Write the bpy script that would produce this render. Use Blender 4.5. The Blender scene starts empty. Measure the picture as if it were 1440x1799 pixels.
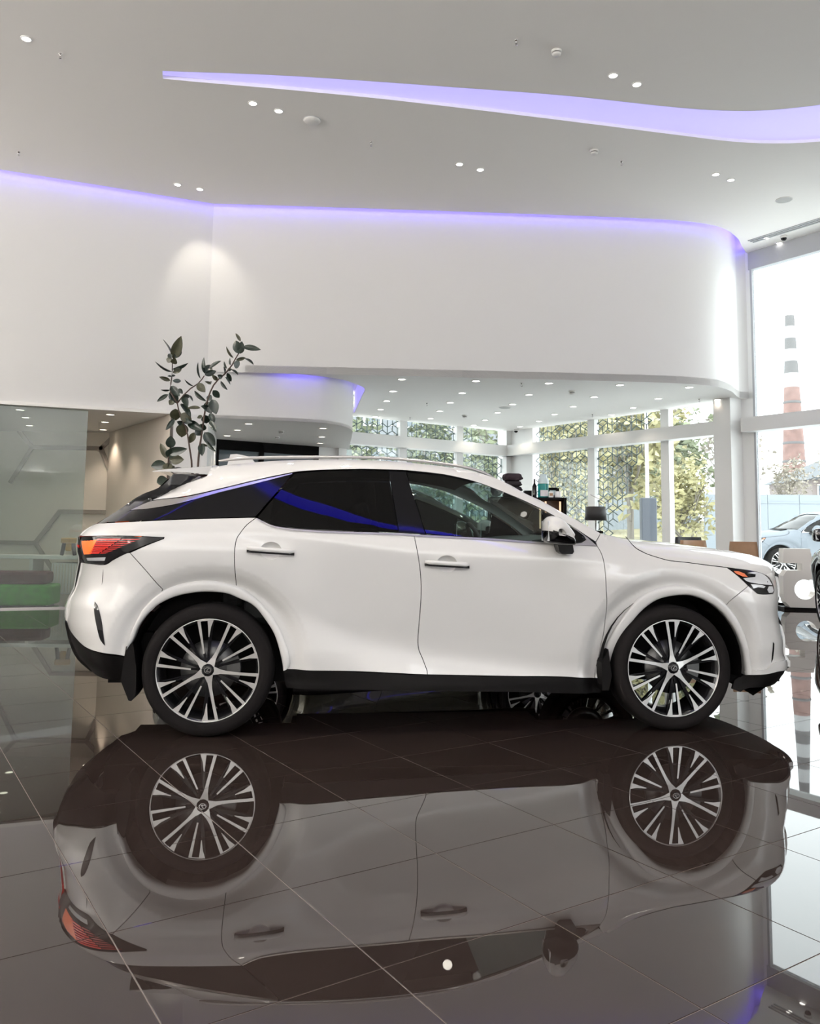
import bpy, bmesh, math, random
import numpy as np
from mathutils import Vector, Matrix
from mathutils.geometry import delaunay_2d_cdt, tessellate_polygon

R = math.radians
random.seed(7)
SC = bpy.context.scene
COL = SC.collection

# ------------------------------------------------------------------ camera
cam = bpy.data.cameras.new('camera')
cam.sensor_fit = 'VERTICAL'
cam.sensor_height = 36.0
cam.lens = 1452.8 / 1799 * 36
cam.shift_y = -(899.5 - 789.34) / 1799
cam.clip_end = 500
camo = bpy.data.objects.new('camera', cam)
COL.objects.link(camo)
EYE = 1.219
camo.matrix_world = (Matrix.Translation((0, 0, EYE)) @ Matrix.Rotation(R(90) + 0.0973, 4, 'X')
                     @ Matrix.Rotation(0.0137, 4, 'Z'))
SC.camera = camo

# ------------------------------------------------------------------ sky (bright overcast day outside the glass)
SKY = 6.0
world = bpy.data.worlds.new('overcast_sky')
SC.world = world
world.use_nodes = True
nt = world.node_tree
nt.nodes.clear()
wo = nt.nodes.new('ShaderNodeOutputWorld')
bg = nt.nodes.new('ShaderNodeBackground')
bg.inputs[0].default_value = (0.98, 0.99, 1.0, 1)
bg.inputs[1].default_value = SKY
nt.links.new(bg.outputs[0], wo.inputs[0])

# ------------------------------------------------------------------ exposure
vs = SC.view_settings
vs.view_transform = 'Standard'
vs.look = 'None'
vs.exposure = -0.18
vs.gamma = 1.0
vs.use_curve_mapping = False
SC.cycles.max_bounces = 10
SC.cycles.diffuse_bounces = 4
SC.cycles.glossy_bounces = 6
SC.cycles.transmission_bounces = 6
SC.cycles.transparent_max_bounces = 16
SC.cycles.sample_clamp_indirect = 8
SC.cycles.caustics_reflective = True
SC.cycles.blur_glossy = .4
SC.cycles.caustics_refractive = False
SPOT_W = 120.0       # ceiling spots near the walls
BEAM_W = 300.0       # narrow spots over the cars
FILL_UP_W = 820.0    # added fill uplighters, unseen, that lift the ceiling
SOFFIT_W = 16.0      # soffit downlights
LED = 14.0           # violet cove light

# ------------------------------------------------------------------ materials
MATS = {}
def mat(name, color=(.8, .8, .8), rough=.5, metal=0.0, spec=.5, coat=0.0, emit=None, estr=0.0, ior=1.5, noise=None, bump=0.0, bscale=200.0):
    m = bpy.data.materials.new(name)
    m.use_nodes = True
    n = m.node_tree
    b = n.nodes['Principled BSDF']
    b.inputs['Base Color'].default_value = (*color, 1)
    b.inputs['Roughness'].default_value = rough
    b.inputs['Metallic'].default_value = metal
    b.inputs['Specular IOR Level'].default_value = spec
    b.inputs['Coat Weight'].default_value = coat
    b.inputs['Coat Roughness'].default_value = .015
    b.inputs['IOR'].default_value = ior
    if emit:
        b.inputs['Emission Color'].default_value = (*emit, 1)
        b.inputs['Emission Strength'].default_value = estr
    if noise:
        amt, sc = noise
        tc = n.nodes.new('ShaderNodeTexCoord')
        nz = n.nodes.new('ShaderNodeTexNoise')
        nz.inputs['Scale'].default_value = sc
        nz.inputs['Detail'].default_value = 5
        rp_ = n.nodes.new('ShaderNodeValToRGB')
        rp_.color_ramp.elements[0].position = .3
        rp_.color_ramp.elements[1].position = .7
        rp_.color_ramp.elements[0].color = (*[c * (1 - amt) for c in color], 1)
        rp_.color_ramp.elements[1].color = (*[min(1, c * (1 + amt)) for c in color], 1)
        n.links.new(tc.outputs['Object'], nz.inputs['Vector'])
        n.links.new(nz.outputs['Fac'], rp_.inputs['Fac'])
        n.links.new(rp_.outputs['Color'], b.inputs['Base Color'])
    if bump:
        tc = n.nodes.new('ShaderNodeTexCoord')
        nz = n.nodes.new('ShaderNodeTexNoise')
        nz.inputs['Scale'].default_value = bscale
        bp = n.nodes.new('ShaderNodeBump')
        bp.inputs['Strength'].default_value = bump
        bp.inputs['Distance'].default_value = .002
        n.links.new(tc.outputs['Object'], nz.inputs['Vector'])
        n.links.new(nz.outputs['Fac'], bp.inputs['Height'])
        n.links.new(bp.outputs['Normal'], b.inputs['Normal'])
    MATS[name] = m
    return m
def glass(name, tint=(1, 1, 1), rough=.0, refl=1.0, haze=0.0, hazecol=(.8, .85, .83)):
    """clear sheet: tinted see-through plus a Fresnel mirror, optionally a milky film"""
    m = bpy.data.materials.new(name)
    m.use_nodes = True
    n = m.node_tree
    n.nodes.clear()
    o = n.nodes.new('ShaderNodeOutputMaterial')
    tr = n.nodes.new('ShaderNodeBsdfTransparent')
    tr.inputs[0].default_value = (*tint, 1)
    gl = n.nodes.new('ShaderNodeBsdfGlossy')
    gl.inputs['Roughness'].default_value = rough
    fr = n.nodes.new('ShaderNodeFresnel')
    ge = n.nodes.new('ShaderNodeNewGeometry')      # same 1.5 index on both faces of the sheet
    io = n.nodes.new('ShaderNodeMapRange')
    io.inputs['To Min'].default_value = 1.5
    io.inputs['To Max'].default_value = 1 / 1.5
    n.links.new(ge.outputs['Backfacing'], io.inputs['Value'])
    n.links.new(io.outputs[0], fr.inputs[0])
    mx = n.nodes.new('ShaderNodeMixShader')
    src = tr
    if haze:
        df = n.nodes.new('ShaderNodeBsdfDiffuse')
        df.inputs[0].default_value = (*hazecol, 1)
        m2 = n.nodes.new('ShaderNodeMixShader')
        m2.inputs[0].default_value = haze
        n.links.new(tr.outputs[0], m2.inputs[1])
        n.links.new(df.outputs[0], m2.inputs[2])
        src = m2
    mul = n.nodes.new('ShaderNodeMath')
    mul.operation = 'MULTIPLY'
    mul.inputs[1].default_value = refl
    n.links.new(fr.outputs[0], mul.inputs[0])
    n.links.new(mul.outputs[0], mx.inputs[0])
    n.links.new(src.outputs[0], mx.inputs[1])
    n.links.new(gl.outputs[0], mx.inputs[2])
    n.links.new(mx.outputs[0], o.inputs[0])
    MATS[name] = m
    return m

M_wall = mat('white_plaster', (.76, .748, .733), .55)
M_ceil = mat('ceiling_paint', (.90, .88, .855), .6)
M_warm = mat('cream_wall', (.78, .70, .62), .6)
M_brownstrip = mat('taupe_strip', (.30, .26, .23), .5)
M_white = mat('white_lacquer', (.82, .82, .81), .3)
M_frame = mat('window_frame_white', (.80, .80, .79), .4)
M_greyframe = mat('window_head_grey', (.42, .43, .45), .5)
M_tile = mat('polished_brown_tile', (.024, .017, .0148), .012, spec=.5, ior=1.47, noise=(.10, 3.0))
M_grout = mat('pale_grout', (.20, .165, .145), .7)
M_glass = glass('window_glass', (.93, .97, .97))
M_partglass = glass('partition_glass', (.74, .80, .78), haze=.075, hazecol=(.78, .82, .80), refl=1.4)
M_lattice = mat('lattice_lines', (.10, .13, .13), .6)
M_spot = mat('lamp_disc', (1, 1, 1), .5, emit=(1, .95, .86), estr=14.0)
M_spotw = mat('lamp_disc_warm', (1, 1, 1), .5, emit=(1, .88, .72), estr=7.0)
M_ring = mat('lamp_ring', (.85, .84, .82), .4)
M_led = mat('violet_led', (.5, .5, 1), .5, emit=(.20, .15, 1.0), estr=LED)
M_slot = mat('violet_slot_glow', (.5, .5, .7), .5, emit=(.43, .38, 1.0), estr=1.05)  # slot glow as emission, standing in for lit inner walls
M_cove_glow = mat('violet_cove_glow', (.5, .5, .7), .5, emit=(.40, .35, 1.0), estr=.75)  # violet wash on the cove wall, put in as emission
M_led2 = mat('blue_led', (.5, .5, 1), .5, emit=(.05, .04, 1.0), estr=7.0)
M_plastic = mat('white_plastic', (.75, .74, .72), .4)
M_dark = mat('black_plastic', (.004, .0036, .0036), .5, spec=.06)
M_black = mat('gloss_black', (.003, .003, .004), .06, spec=.28)
M_rubber = mat('tyre_rubber', (.0065, .0055, .0055), .8, spec=.10)
M_machined = mat('machined_alloy', (.66, .65, .64), .30, metal=1.0)
M_rimdark = mat('dark_alloy', (.035, .035, .037), .22, metal=.7)
M_disc = mat('brake_steel', (.10, .10, .10), .4, metal=1.0)
M_chrome = mat('satin_chrome', (.62, .60, .59), .18, metal=1.0)
M_paint = mat('pearl_white_paint', (.585, .578, .565), .42, coat=1.0, spec=.35)
M_paint_olive = mat('dark_olive_paint', (.050, .048, .030), .25, metal=.6, coat=1.0)
M_paint_black = mat('black_paint', (.010, .010, .012), .2, coat=1.0)
M_paint_silver = mat('silver_paint', (.17, .19, .215), .6, spec=.3)
M_rail = mat('rail_satin', (.46, .45, .44), .34, metal=1.0)
M_privacy = glass('privacy_glass', (.008, .008, .011), refl=.6)
M_sideglass = glass('door_glass_tint', (.46, .56, .54))
M_windshield = glass('windshield_glass', (.75, .82, .80))
M_interior = mat('dark_interior', (.018, .020, .021), .6)
M_dash = mat('dash_leather', (.030, .036, .036), .5)
M_red = mat('tail_red', (.5, .01, .008), .2, coat=.5, emit=(1.0, .03, .02), estr=.9)
M_red2 = mat('tail_red_dim', (.25, .006, .006), .2, coat=.5, emit=(1.0, .02, .015), estr=.30)
M_orange = mat('tail_orange', (.7, .10, .02), .2, coat=.5, emit=(1.0, .16, .02), estr=1.2)
M_amber = mat('amber_lens', (.62, .16, .07), .15, coat=.6)
M_clear = mat('lamp_chrome', (.72, .74, .77), .28, metal=.45, coat=.6)
M_emblem = mat('emblem_chrome', (.75, .75, .75), .15, metal=1.0)

# ------------------------------------------------------------------ builders
def link(o, parent=None):
    COL.objects.link(o)
    if parent is not None:
        o.parent = parent
    return o
def obj(name, verts, faces, mats, parent=None, midx=None, smooth=False, loc=None, rot=None, normals=None):
    me = bpy.data.meshes.new(name)
    me.from_pydata([tuple(map(float, v)) for v in verts], [], faces)
    for m in (mats if isinstance(mats, (list, tuple)) else [mats]):
        me.materials.append(m)
    if midx:
        me.polygons.foreach_set('material_index', midx)
    if smooth is True:
        me.polygons.foreach_set('use_smooth', [True] * len(me.polygons))
    elif isinstance(smooth, (list, tuple)):
        me.polygons.foreach_set('use_smooth', list(smooth))
    me.update()
    if normals is not None:
        me.normals_split_custom_set_from_vertices([tuple(map(float, n)) for n in normals])
    o = bpy.data.objects.new(name, me)
    if loc is not None:
        o.location = loc
    if rot is not None:
        o.rotation_euler = rot
    return link(o, parent)
def empty(name, loc=(0, 0, 0), rz=0.0):
    o = bpy.data.objects.new(name, None)
    o.empty_display_size = .2
    o.location = loc
    o.rotation_euler = (0, 0, rz)
    return link(o)
def tag(o, label=None, cat=None, group=None, kind=None):
    if label: o['label'] = label
    if cat: o['category'] = cat
    if group: o['group'] = group
    if kind: o['kind'] = kind
    return o
def struct(o, label=None, cat=None):
    o['kind'] = 'structure'
    if label: o['label'] = label
    if cat: o['category'] = cat
    return o
def copy_tree(o, parent=None):
    c = o.copy()
    COL.objects.link(c)
    if parent is not None:
        c.parent = parent
    for ch in o.children:
        copy_tree(ch, c)
    return c
class MB:
    """collects shapes for one mesh"""
    def __init__(s):
        s.v, s.f, s.m, s.s = [], [], [], []
    def add(s, v, f, m=0, smooth=False, M=None):
        b = len(s.v)
        s.v += [tuple(M @ Vector(p)) if M is not None else tuple(p) for p in v]
        s.f += [tuple(i + b for i in q) for q in f]
        s.m += [m] * len(f)
        s.s += [smooth] * len(f)
        return s
    def box(s, c, d, m=0, rz=0.0, M=None, bev=0.0):
        x, y, z = d[0] / 2, d[1] / 2, d[2] / 2
        if bev:
            b = min(bev, x * .9, y * .9, z * .9)
            bm = bmesh.new()
            bmesh.ops.create_cube(bm, size=1)
            for v in bm.verts:
                v.co = Vector((v.co.x * d[0], v.co.y * d[1], v.co.z * d[2]))
            bmesh.ops.bevel(bm, geom=list(bm.edges), offset=b, segments=2, affect='EDGES', profile=.5)
            bm.verts.index_update()
            V = [v.co.copy() for v in bm.verts]
            F = [tuple(v.index for v in f.verts) for f in bm.faces]
            bm.free()
        else:
            V = [Vector((i * x, j * y, k * z)) for k in (-1, 1) for j in (-1, 1) for i in (-1, 1)]
            F = [(0, 2, 3, 1), (4, 5, 7, 6), (0, 1, 5, 4), (2, 6, 7, 3), (0, 4, 6, 2), (1, 3, 7, 5)]
        T = Matrix.Translation(c) @ Matrix.Rotation(rz, 4, 'Z')
        if M is not None:
            T = M @ T
        return s.add(V, F, m, False, T)
    def lathe(s, prof, seg=24, m=0, smooth=True, M=None, closed=False):
        """prof: (r, h) spun around local Z"""
        V, F = [], []
        n = len(prof)
        for i in range(seg):
            a = 2 * math.pi * i / seg
            for (r, h) in prof:
                V.append((r * math.cos(a), r * math.sin(a), h))
        for i in range(seg):
            j = (i + 1) % seg
            for k in range(n - 1):
                F.append((i * n + k, j * n + k, j * n + k + 1, i * n + k + 1))
        return s.add(V, F, m, smooth, M)
    def tube(s, pts, r, seg=8, m=0, smooth=True, caps=True):
        pts = [Vector(p) for p in pts]
        rr = r if isinstance(r, (list, tuple)) else [r] * len(pts)
        V, F = [], []
        up = Vector((0, 0, 1))
        for i, p in enumerate(pts):
            d = (pts[min(i + 1, len(pts) - 1)] - pts[max(i - 1, 0)]).normalized()
            a = d.cross(up)
            if a.length < 1e-3:
                a = d.cross(Vector((1, 0, 0)))
            a.normalize()
            b = d.cross(a)
            for k in range(seg):
                t = 2 * math.pi * k / seg
                V.append(p + a * (rr[i] * math.cos(t)) + b * (rr[i] * math.sin(t)))
        for i in range(len(pts) - 1):
            for k in range(seg):
                l = (k + 1) % seg
                F.append((i * seg + k, i * seg + l, (i + 1) * seg + l, (i + 1) * seg + k))
        s.add(V, F, m, smooth)
        if caps:
            s.add(V[:seg], [tuple(range(seg))], m, False)
            s.add(V[-seg:], [tuple(reversed(range(seg)))], m, False)
        return s
    def prism(s, poly, y0, y1, m=0, mside=None, M=None, axis='y'):
        """2D polygon (x, z) pushed along y (axis 'y'), or (x, y) pushed along z (axis 'z')"""
        n = len(poly)
        if axis == 'y':
            V = [(p[0], y0, p[1]) for p in poly] + [(p[0], y1, p[1]) for p in poly]
        else:
            V = [(p[0], p[1], y0) for p in poly] + [(p[0], p[1], y1) for p in poly]
        tris = tessellate_polygon([[Vector((p[0], p[1], 0)) for p in poly]])
        area = sum(poly[i][0] * poly[(i + 1) % n][1] - poly[(i + 1) % n][0] * poly[i][1] for i in range(n))
        s.add(V, [tuple(t) for t in tris] + [tuple(i + n for i in reversed(t)) for t in tris], m, False, M)
        s.add(V, [(i, (i + 1) % n, (i + 1) % n + n, i + n) for i in range(n)], m if mside is None else mside, False, M)
        return s
    def quad(s, a, b, c, d, m=0):
        return s.add([a, b, c, d], [(0, 1, 2, 3)], m)
    def build(s, name, mats, parent=None, loc=None, rot=None, fix=True):
        o = obj(name, s.v, s.f, mats, parent, s.m, s.s, loc, rot)
        if fix:
            bm = bmesh.new()
            bm.from_mesh(o.data)
            bmesh.ops.remove_doubles(bm, verts=bm.verts, dist=1e-5)
            bmesh.ops.recalc_face_normals(bm, faces=bm.faces)
            bm.to_mesh(o.data)
            bm.free()
        return o
def catmull(pts, step=.05, closed=False):
    P = [np.array(p, float) for p in pts]
    out = []
    n = len(P)
    for i in range(n if closed else n - 1):
        p1, p2 = P[i], P[(i + 1) % n]
        p0 = P[i - 1] if (i > 0 or closed) else 2 * p1 - p2
        p3 = P[(i + 2) % n] if (i + 2 < n or closed) else 2 * p2 - p1
        L = np.linalg.norm(p2 - p1)
        k = max(1, int(round(L / step)))
        d1 = (p2 - p0) / max(np.linalg.norm(p2 - p0), 1e-6) * L
        d2 = (p3 - p1) / max(np.linalg.norm(p3 - p1), 1e-6) * L
        for j in range(k):
            t = j / k
            out.append((2*t**3-3*t**2+1)*p1 + (t**3-2*t**2+t)*d1 + (-2*t**3+3*t**2)*p2 + (t**3-t**2)*d2)
    if not closed:
        out.append(P[-1])
    return [tuple(p) for p in out]
def offset(poly, d):
    """shift an open 2D polyline sideways (positive: to its left)"""
    out = []
    n = len(poly)
    for i in range(n):
        a = np.array(poly[max(i - 1, 0)]); b = np.array(poly[min(i + 1, n - 1)])
        t = (b - a) / np.linalg.norm(b - a)
        out.append((poly[i][0] - t[1] * d, poly[i][1] + t[0] * d))
    return out

# ================================================================== THE HALL
K = 1.065
def rp(x, y): return (K * x, K * y)
def rz(z): return EYE + K * (z - EYE)
H = rz(6.1); ZSOF = rz(3.55); ZLOW = rz(2.86); ZTOP = H + .36
def sheet(name, line, z0, z1, m, parent=None):
    V = [(p[0], p[1], z0) for p in line] + [(p[0], p[1], z1) for p in line]
    n = len(line)
    return obj(name, V, [(i, i + 1, i + 1 + n, i + n) for i in range(n - 1)], m, parent, smooth=True)
def plate(name, polys, z, m, parent=None, thick=0.0):
    """flat polygon (first outline, then holes), given a thickness upwards"""
    pl = [[Vector((p[0], p[1], 0)) for p in q] for q in polys]
    flat = [p for q in polys for p in q]
    tris = [tuple(t) for t in tessellate_polygon(pl)]
    V = [(p[0], p[1], z) for p in flat]
    F = list(tris)
    if thick:
        n = len(flat)
        V += [(p[0], p[1], z + thick) for p in flat]
        F += [tuple(i + n for i in t) for t in tris]
        b = 0
        for q in polys:
            L = len(q)
            F += [(b + i, b + (i + 1) % L, n + b + (i + 1) % L, n + b + i) for i in range(L)]
            b += L
    o = obj(name, V, F, m, parent)
    bm = bmesh.new(); bm.from_mesh(o.data)
    bmesh.ops.recalc_face_normals(bm, faces=bm.faces)
    bm.to_mesh(o.data); bm.free()
    return o

# right-hand and back window lines
C0 = Vector((2.3 * K, 19.3 * K, 0))
D = Vector((.557, -.830, 0)).normalized()
N = Vector((.830, .557, 0)).normalized()          # points outdoors
B = Vector((-.83, -.557, 0)).normalized()
NB = Vector((-.557, .83, 0)).normalized()
def wr(t, o=0.0, z=0.0): p = C0 + D * (t * K) + N * o; return (p.x, p.y, z)
def wb(t, o=0.0, z=0.0): p = C0 + B * (t * K) + NB * o; return (p.x, p.y, z)
TEND = 27.5      # end of the right-hand wall line
TWIN = 9.4      # glazing cut short here to limit daylight

# ---- floor: slab in grout colour, one object per tile where tiles can be told apart
back_y = -9.0
fx = struct(obj('floor', [(-15, back_y, -.06), (wr(TEND)[0], back_y, -.06), (wr(0)[0], wr(0)[1], -.06), (wb(4.3)[0], wb(4.3)[1], -.06), (-15, 21, -.06)] +
                [(-15, back_y, -.0015), (wr(TEND)[0], back_y, -.0015), (wr(0)[0], wr(0)[1], -.0015), (wb(4.3)[0], wb(4.3)[1], -.0015), (-15, 21, -.0015)],
                [(4, 3, 2, 1, 0), (5, 6, 7, 8, 9)] + [(i, (i + 1) % 5, (i + 1) % 5 + 5, i + 5) for i in range(5)], M_grout),
            'polished dark brown tiled showroom floor with thin pale joints')
TH = .5756
ta = Vector((math.sin(TH), -math.cos(TH), 0)); tb = Vector((math.cos(TH), math.sin(TH), 0))
TS = .6
def tile_mesh():
    g = .0011; h = TS / 2 - g; c = .0012
    mb = MB()
    V = []
    for (q, z) in ((h, -.02), (h, -c), (h - c, 0)):
        V += [(-q, -q, z), (q, -q, z), (q, q, z), (-q, q, z)]
    F = [(8, 9, 10, 11)]
    for k in (0, 4):
        F += [(k + i, k + (i + 1) % 4, k + 4 + (i + 1) % 4, k + 4 + i) for i in range(4)]
    return V, F
tv, tf = tile_mesh()
def in_hall(p):
    return (p - C0).dot(N) < .1 and (p.y > back_y - .5) and (p.x > -15.3) and ((p - C0).dot(NB) < .1 or p.x < -1.8) and p.y < 21.3
tiles = []
cp, spn = math.cos(.0973), math.sin(.0973)
for a in range(-34, 34):
    for b in range(-34, 40):
        p = Vector((.2966, 4.0996, 0)) + tb * ((b + .5) * TS) + ta * ((a + .5) * TS)
        if not in_hall(p):
            continue
        d = p.y * cp - EYE * spn
        sc = 0
        if d > .5:
            x = 720 + 1452.8 * p.x / d; y = 789.3 + 1452.8 * (EYE * cp + p.y * spn) / d
            if -60 < x < 1500 and y < 1900:
                sc = 1.0 / d ** 3
        tiles.append((sc, p))
tiles.sort(key=lambda t: -t[0])
tme = None
zrot = math.atan2(tb.y, tb.x)
for sc, p in tiles[:300]:
    if tme is None:
        to = obj('tile', tv, tf, M_tile, fx, loc=p, rot=(0, 0, zrot)); tme = to.data
    else:
        to = bpy.data.objects.new('tile', tme); to.location = p; to.rotation_euler = (0, 0, zrot); link(to, fx)
mb = MB()
for sc, p in tiles[300:]:
    mb.add(tv, tf, 0, False, Matrix.Translation(p) @ Matrix.Rotation(zrot, 4, 'Z'))
tag(mb.build('far_tiles', [M_tile], fx, fix=False), kind='stuff')

# ---- ceiling edge E (in front of the violet cove) and wall line W behind it
E0 = [rp(*p) for p in [(-13.5, 7.80), (-5.72, 11.01), (-3.03, 12.12)]]
E1 = [rp(*p) for p in [(-3.03, 12.12), (-1.96, 12.17), (.65, 12.30), (3.32, 12.46), (4.3, 12.58), (4.90, 12.80), (5.35, 13.25), (5.62, 13.70), (5.86, 14.07)]]
E1 = catmull(E1, .15)
E = E0 + E1[1:]
GAPW = .17
W0 = offset(E0, GAPW); W1 = offset(E1, GAPW)
W0[-1] = W1[0] = ((W0[-1][0] + W1[0][0]) / 2, (W0[-1][1] + W1[0][1]) / 2)
W1[-1] = wr(6.34, .02)[:2]
struct(sheet('wall_left', W0, ZLOW, ZTOP, M_wall), 'white upper wall at left above the glass partition')
struct(sheet('wall_back', W1, ZSOF, ZTOP, M_wall), 'white curved upper wall sweeping over the lower canopy')

# ceiling slots (violet light inside)
near1 = catmull([rp(*p) for p in [(-2.72, 8.47), (-1.41, 8.53), (.45, 8.72), (1.74, 8.87), (3.09, 9.10), (3.77, 9.15), (4.25, 9.09), (4.85, 8.90), (5.8, 8.45), (7.2, 7.7)]], .2)
far1 = catmull([rp(*p) for p in [(-2.76, 8.62), (-2.38, 8.68), (-1.45, 8.81), (-.18, 9.02), (1.85, 9.44), (3.31, 9.76), (4.0, 9.90), (4.5, 9.93), (5.06, 9.86), (5.9, 9.5), (6.8, 9.0), (8.0, 8.2)]], .2)
mid2 = catmull([(-3.6, 3.1), (-1.9, 2.58), (-1.1, 2.36), (-.28, 2.16), (.28, 2.06), (.75, 1.97), (1.38, 1.80), (2.1, 1.42), (3.0, .75), (4.4, -.6)], .25)
near2 = offset(mid2, -.085); far2 = offset(mid2, .085)
slot1 = near1 + far1[::-1]; slot2 = near2 + far2[::-1]
ceil_out = E + [wr(6.4, .05)[:2], wr(TEND, .05)[:2], (-15, back_y), (-15, E[0][1])]
ceil = struct(plate('ceiling', [ceil_out, slot1, slot2], H, M_ceil), 'smooth white suspended ceiling with a curved violet light slot')
def slot(line, name):
    mb = MB()
    n = len(line)
    V = [(p[0], p[1], H) for p in line] + [(p[0], p[1], H + .42) for p in line]
    mb.add(V, [(i, (i + 1) % n, (i + 1) % n + n, i + n) for i in range(n)])
    tr = tessellate_polygon([[Vector((p[0], p[1], 0)) for p in line]])
    mb.add([(p[0], p[1], H + .42) for p in line], [tuple(t) for t in tr])
    tr_ = struct(mb.build(name, [M_ceil]), 'recess behind the violet light slot in the ceiling')
    return tr_
t1_ = slot(slot1, 'trim_1')
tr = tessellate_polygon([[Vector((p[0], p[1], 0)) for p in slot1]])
obj('slot_glow', [(p[0], p[1], H + .045) for p in slot1], [tuple(t) for t in tr], [M_slot], t1_)  # glowing sheet added in place of LED-lit recess walls
slot(slot2, 'trim_2')
mb = MB()
for i in range(min(len(near2), len(far2)) - 1):
    mb.quad((*near2[i], H + .02), (*near2[i + 1], H + .02), (*far2[i + 1], H + .02), (*far2[i], H + .02))
mb.build('light_line', [M_led2], bpy.data.objects['trim_2'], fix=False)
# cove cap over the wall/ceiling gap, slab edge, LED
mb = MB()
V = [(p[0], p[1], H) for p in E] + [(p[0], p[1], ZTOP) for p in E]
n = len(E)
mb.add(V, [(i, i + 1, i + 1 + n, i + n) for i in range(n - 1)])
Wl = W0 + W1[1:]
mb.add([(p[0], p[1], ZTOP) for p in E] + [(p[0], p[1], ZTOP) for p in Wl], [(i, i + 1, i + 1 + n, i + n) for i in range(n - 1)])
struct(mb.build('trim_3', [M_ceil]), 'upper cove between ceiling edge and white wall')
Eo = offset(E, .02)
mb = MB()
for i in range(len(Eo) - 1):
    a, b = Eo[i], Eo[i + 1]
    mb.quad((a[0], a[1], H + .15), (b[0], b[1], H + .15), (b[0], b[1], H + .19), (a[0], a[1], H + .19))
mb.build('led_strip', [M_led], bpy.data.objects['trim_3'], fix=False)

# ---- lower canopy soffit, with the violet cove round the mezzanine box
cove = [rp(*p) for p in [(-2.6, 12.33), (-2.2, 12.34), (-1.6, 12.42), (-1.08, 12.80), (-.91, 13.14), (-.77, 13.56), (-.86, 14.4), (-1.0, 15.5), (-1.13, 16.5)]]
cove_s = catmull(cove, .15)
soff = [(p[0], p[1]) for p in W1 if p[0] > cove_s[0][0] + .05] + [wr(0, .05)[:2], wb(4.6, .05)[:2]] + cove_s[::-1]
struct(plate('ceiling', [soff], ZSOF, M_ceil, thick=.12), 'lower white canopy soffit dotted with round downlights')
boxline = catmull([rp(*p) for p in [(-3.25, 12.30), (-2.2, 12.52), (-1.42, 12.75), (-1.12, 13.08), (-.98, 13.6), (-1.02, 14.4), (-1.12, 15.5), (-1.25, 17.0)]], .15)
struct(sheet('wall_mezzanine', boxline, ZLOW, ZSOF + .45, M_wall), 'white curved bulkhead box with violet glow along its top')
lowsof = boxline + [rp(-1.86, 17.6), rp(-4.2, 16.2), rp(-3.0, 12.38)]
struct(plate('ceiling', [lowsof], ZLOW, M_ceil, thick=.05), 'low soffit under the curved bulkhead box')
mb = MB()
V = [(p[0], p[1], ZSOF) for p in cove_s] + [(p[0], p[1], ZSOF + .45) for p in cove_s]
n = len(cove_s)
mb.add(V, [(i, i + 1, i + 1 + n, i + n) for i in range(n - 1)])
cap = cove_s + [rp(-1.3, 17.2), rp(-3.4, 15.0), rp(-2.9, 12.40)]
tr = tessellate_polygon([[Vector((p[0], p[1], 0)) for p in cap]])
mb.add([(p[0], p[1], ZSOF + .45) for p in cap], [tuple(t) for t in tr])
struct(mb.build('trim_4', [M_ceil]), 'cove recess above the curved bulkhead box')
co = offset(cove_s, .02)
mb = MB()
for i in range(4, len(co) - 1):
    if co[i][1] > 12.6 * K: break
    a, b = co[i], co[i + 1]
    mb.quad((a[0], a[1], ZSOF + .14), (b[0], b[1], ZSOF + .14), (b[0], b[1], ZSOF + .18), (a[0], a[1], ZSOF + .18))
mb.build('led_strip', [M_led], bpy.data.objects['trim_4'], fix=False)
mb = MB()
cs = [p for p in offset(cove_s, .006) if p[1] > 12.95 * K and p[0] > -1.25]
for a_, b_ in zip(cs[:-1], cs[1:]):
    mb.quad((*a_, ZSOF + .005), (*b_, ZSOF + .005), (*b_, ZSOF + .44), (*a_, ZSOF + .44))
mb.build('cove_glow', [M_cove_glow], bpy.data.objects['trim_4'], fix=False)  # cove wall glows by itself where the LED wash would fall
# pier between the left recess and the glazed office front
pier = [rp(-3.47, 11.99 + .05), rp(-3.0, 12.19), rp(-3.62, 15.4), rp(-5.31, 14.52)]
mb = MB().prism(pier, 0, ZLOW + .02, 0, None, None, 'z')
struct(mb.build('wall_pier', [M_wall]), 'white wall pier behind the rubber plant')
mb = MB()
q = [rp(-3.5, 12.0), rp(-5.30, 14.5)]
mb.quad((q[0][0] - .004, q[0][1] - .004, 0), (q[1][0] - .004, q[1][1] - .004, 0), (q[1][0] - .004, q[1][1] - .004, ZLOW), (q[0][0] - .004, q[0][1] - .004, ZLOW))
struct(mb.build('wall_recess_side', [M_warm], fix=False), 'beige side wall of the recess behind the glass partition')
# recess: back wall, soffit
rb = [rp(-15, 14.6), rp(-5.29, 14.52)]
struct(sheet('wall_recess_back', rb, 0, ZLOW, M_warm), 'beige back wall behind the glass partition with taupe strips')
struct(plate('ceiling', [[W0[0], W0[1], rp(-3.45, 12.0), rp(-5.2, 14.8), rp(-15, 14.9)]], ZLOW, M_ceil, thick=.05), 'low soffit behind the glass partition')
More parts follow.
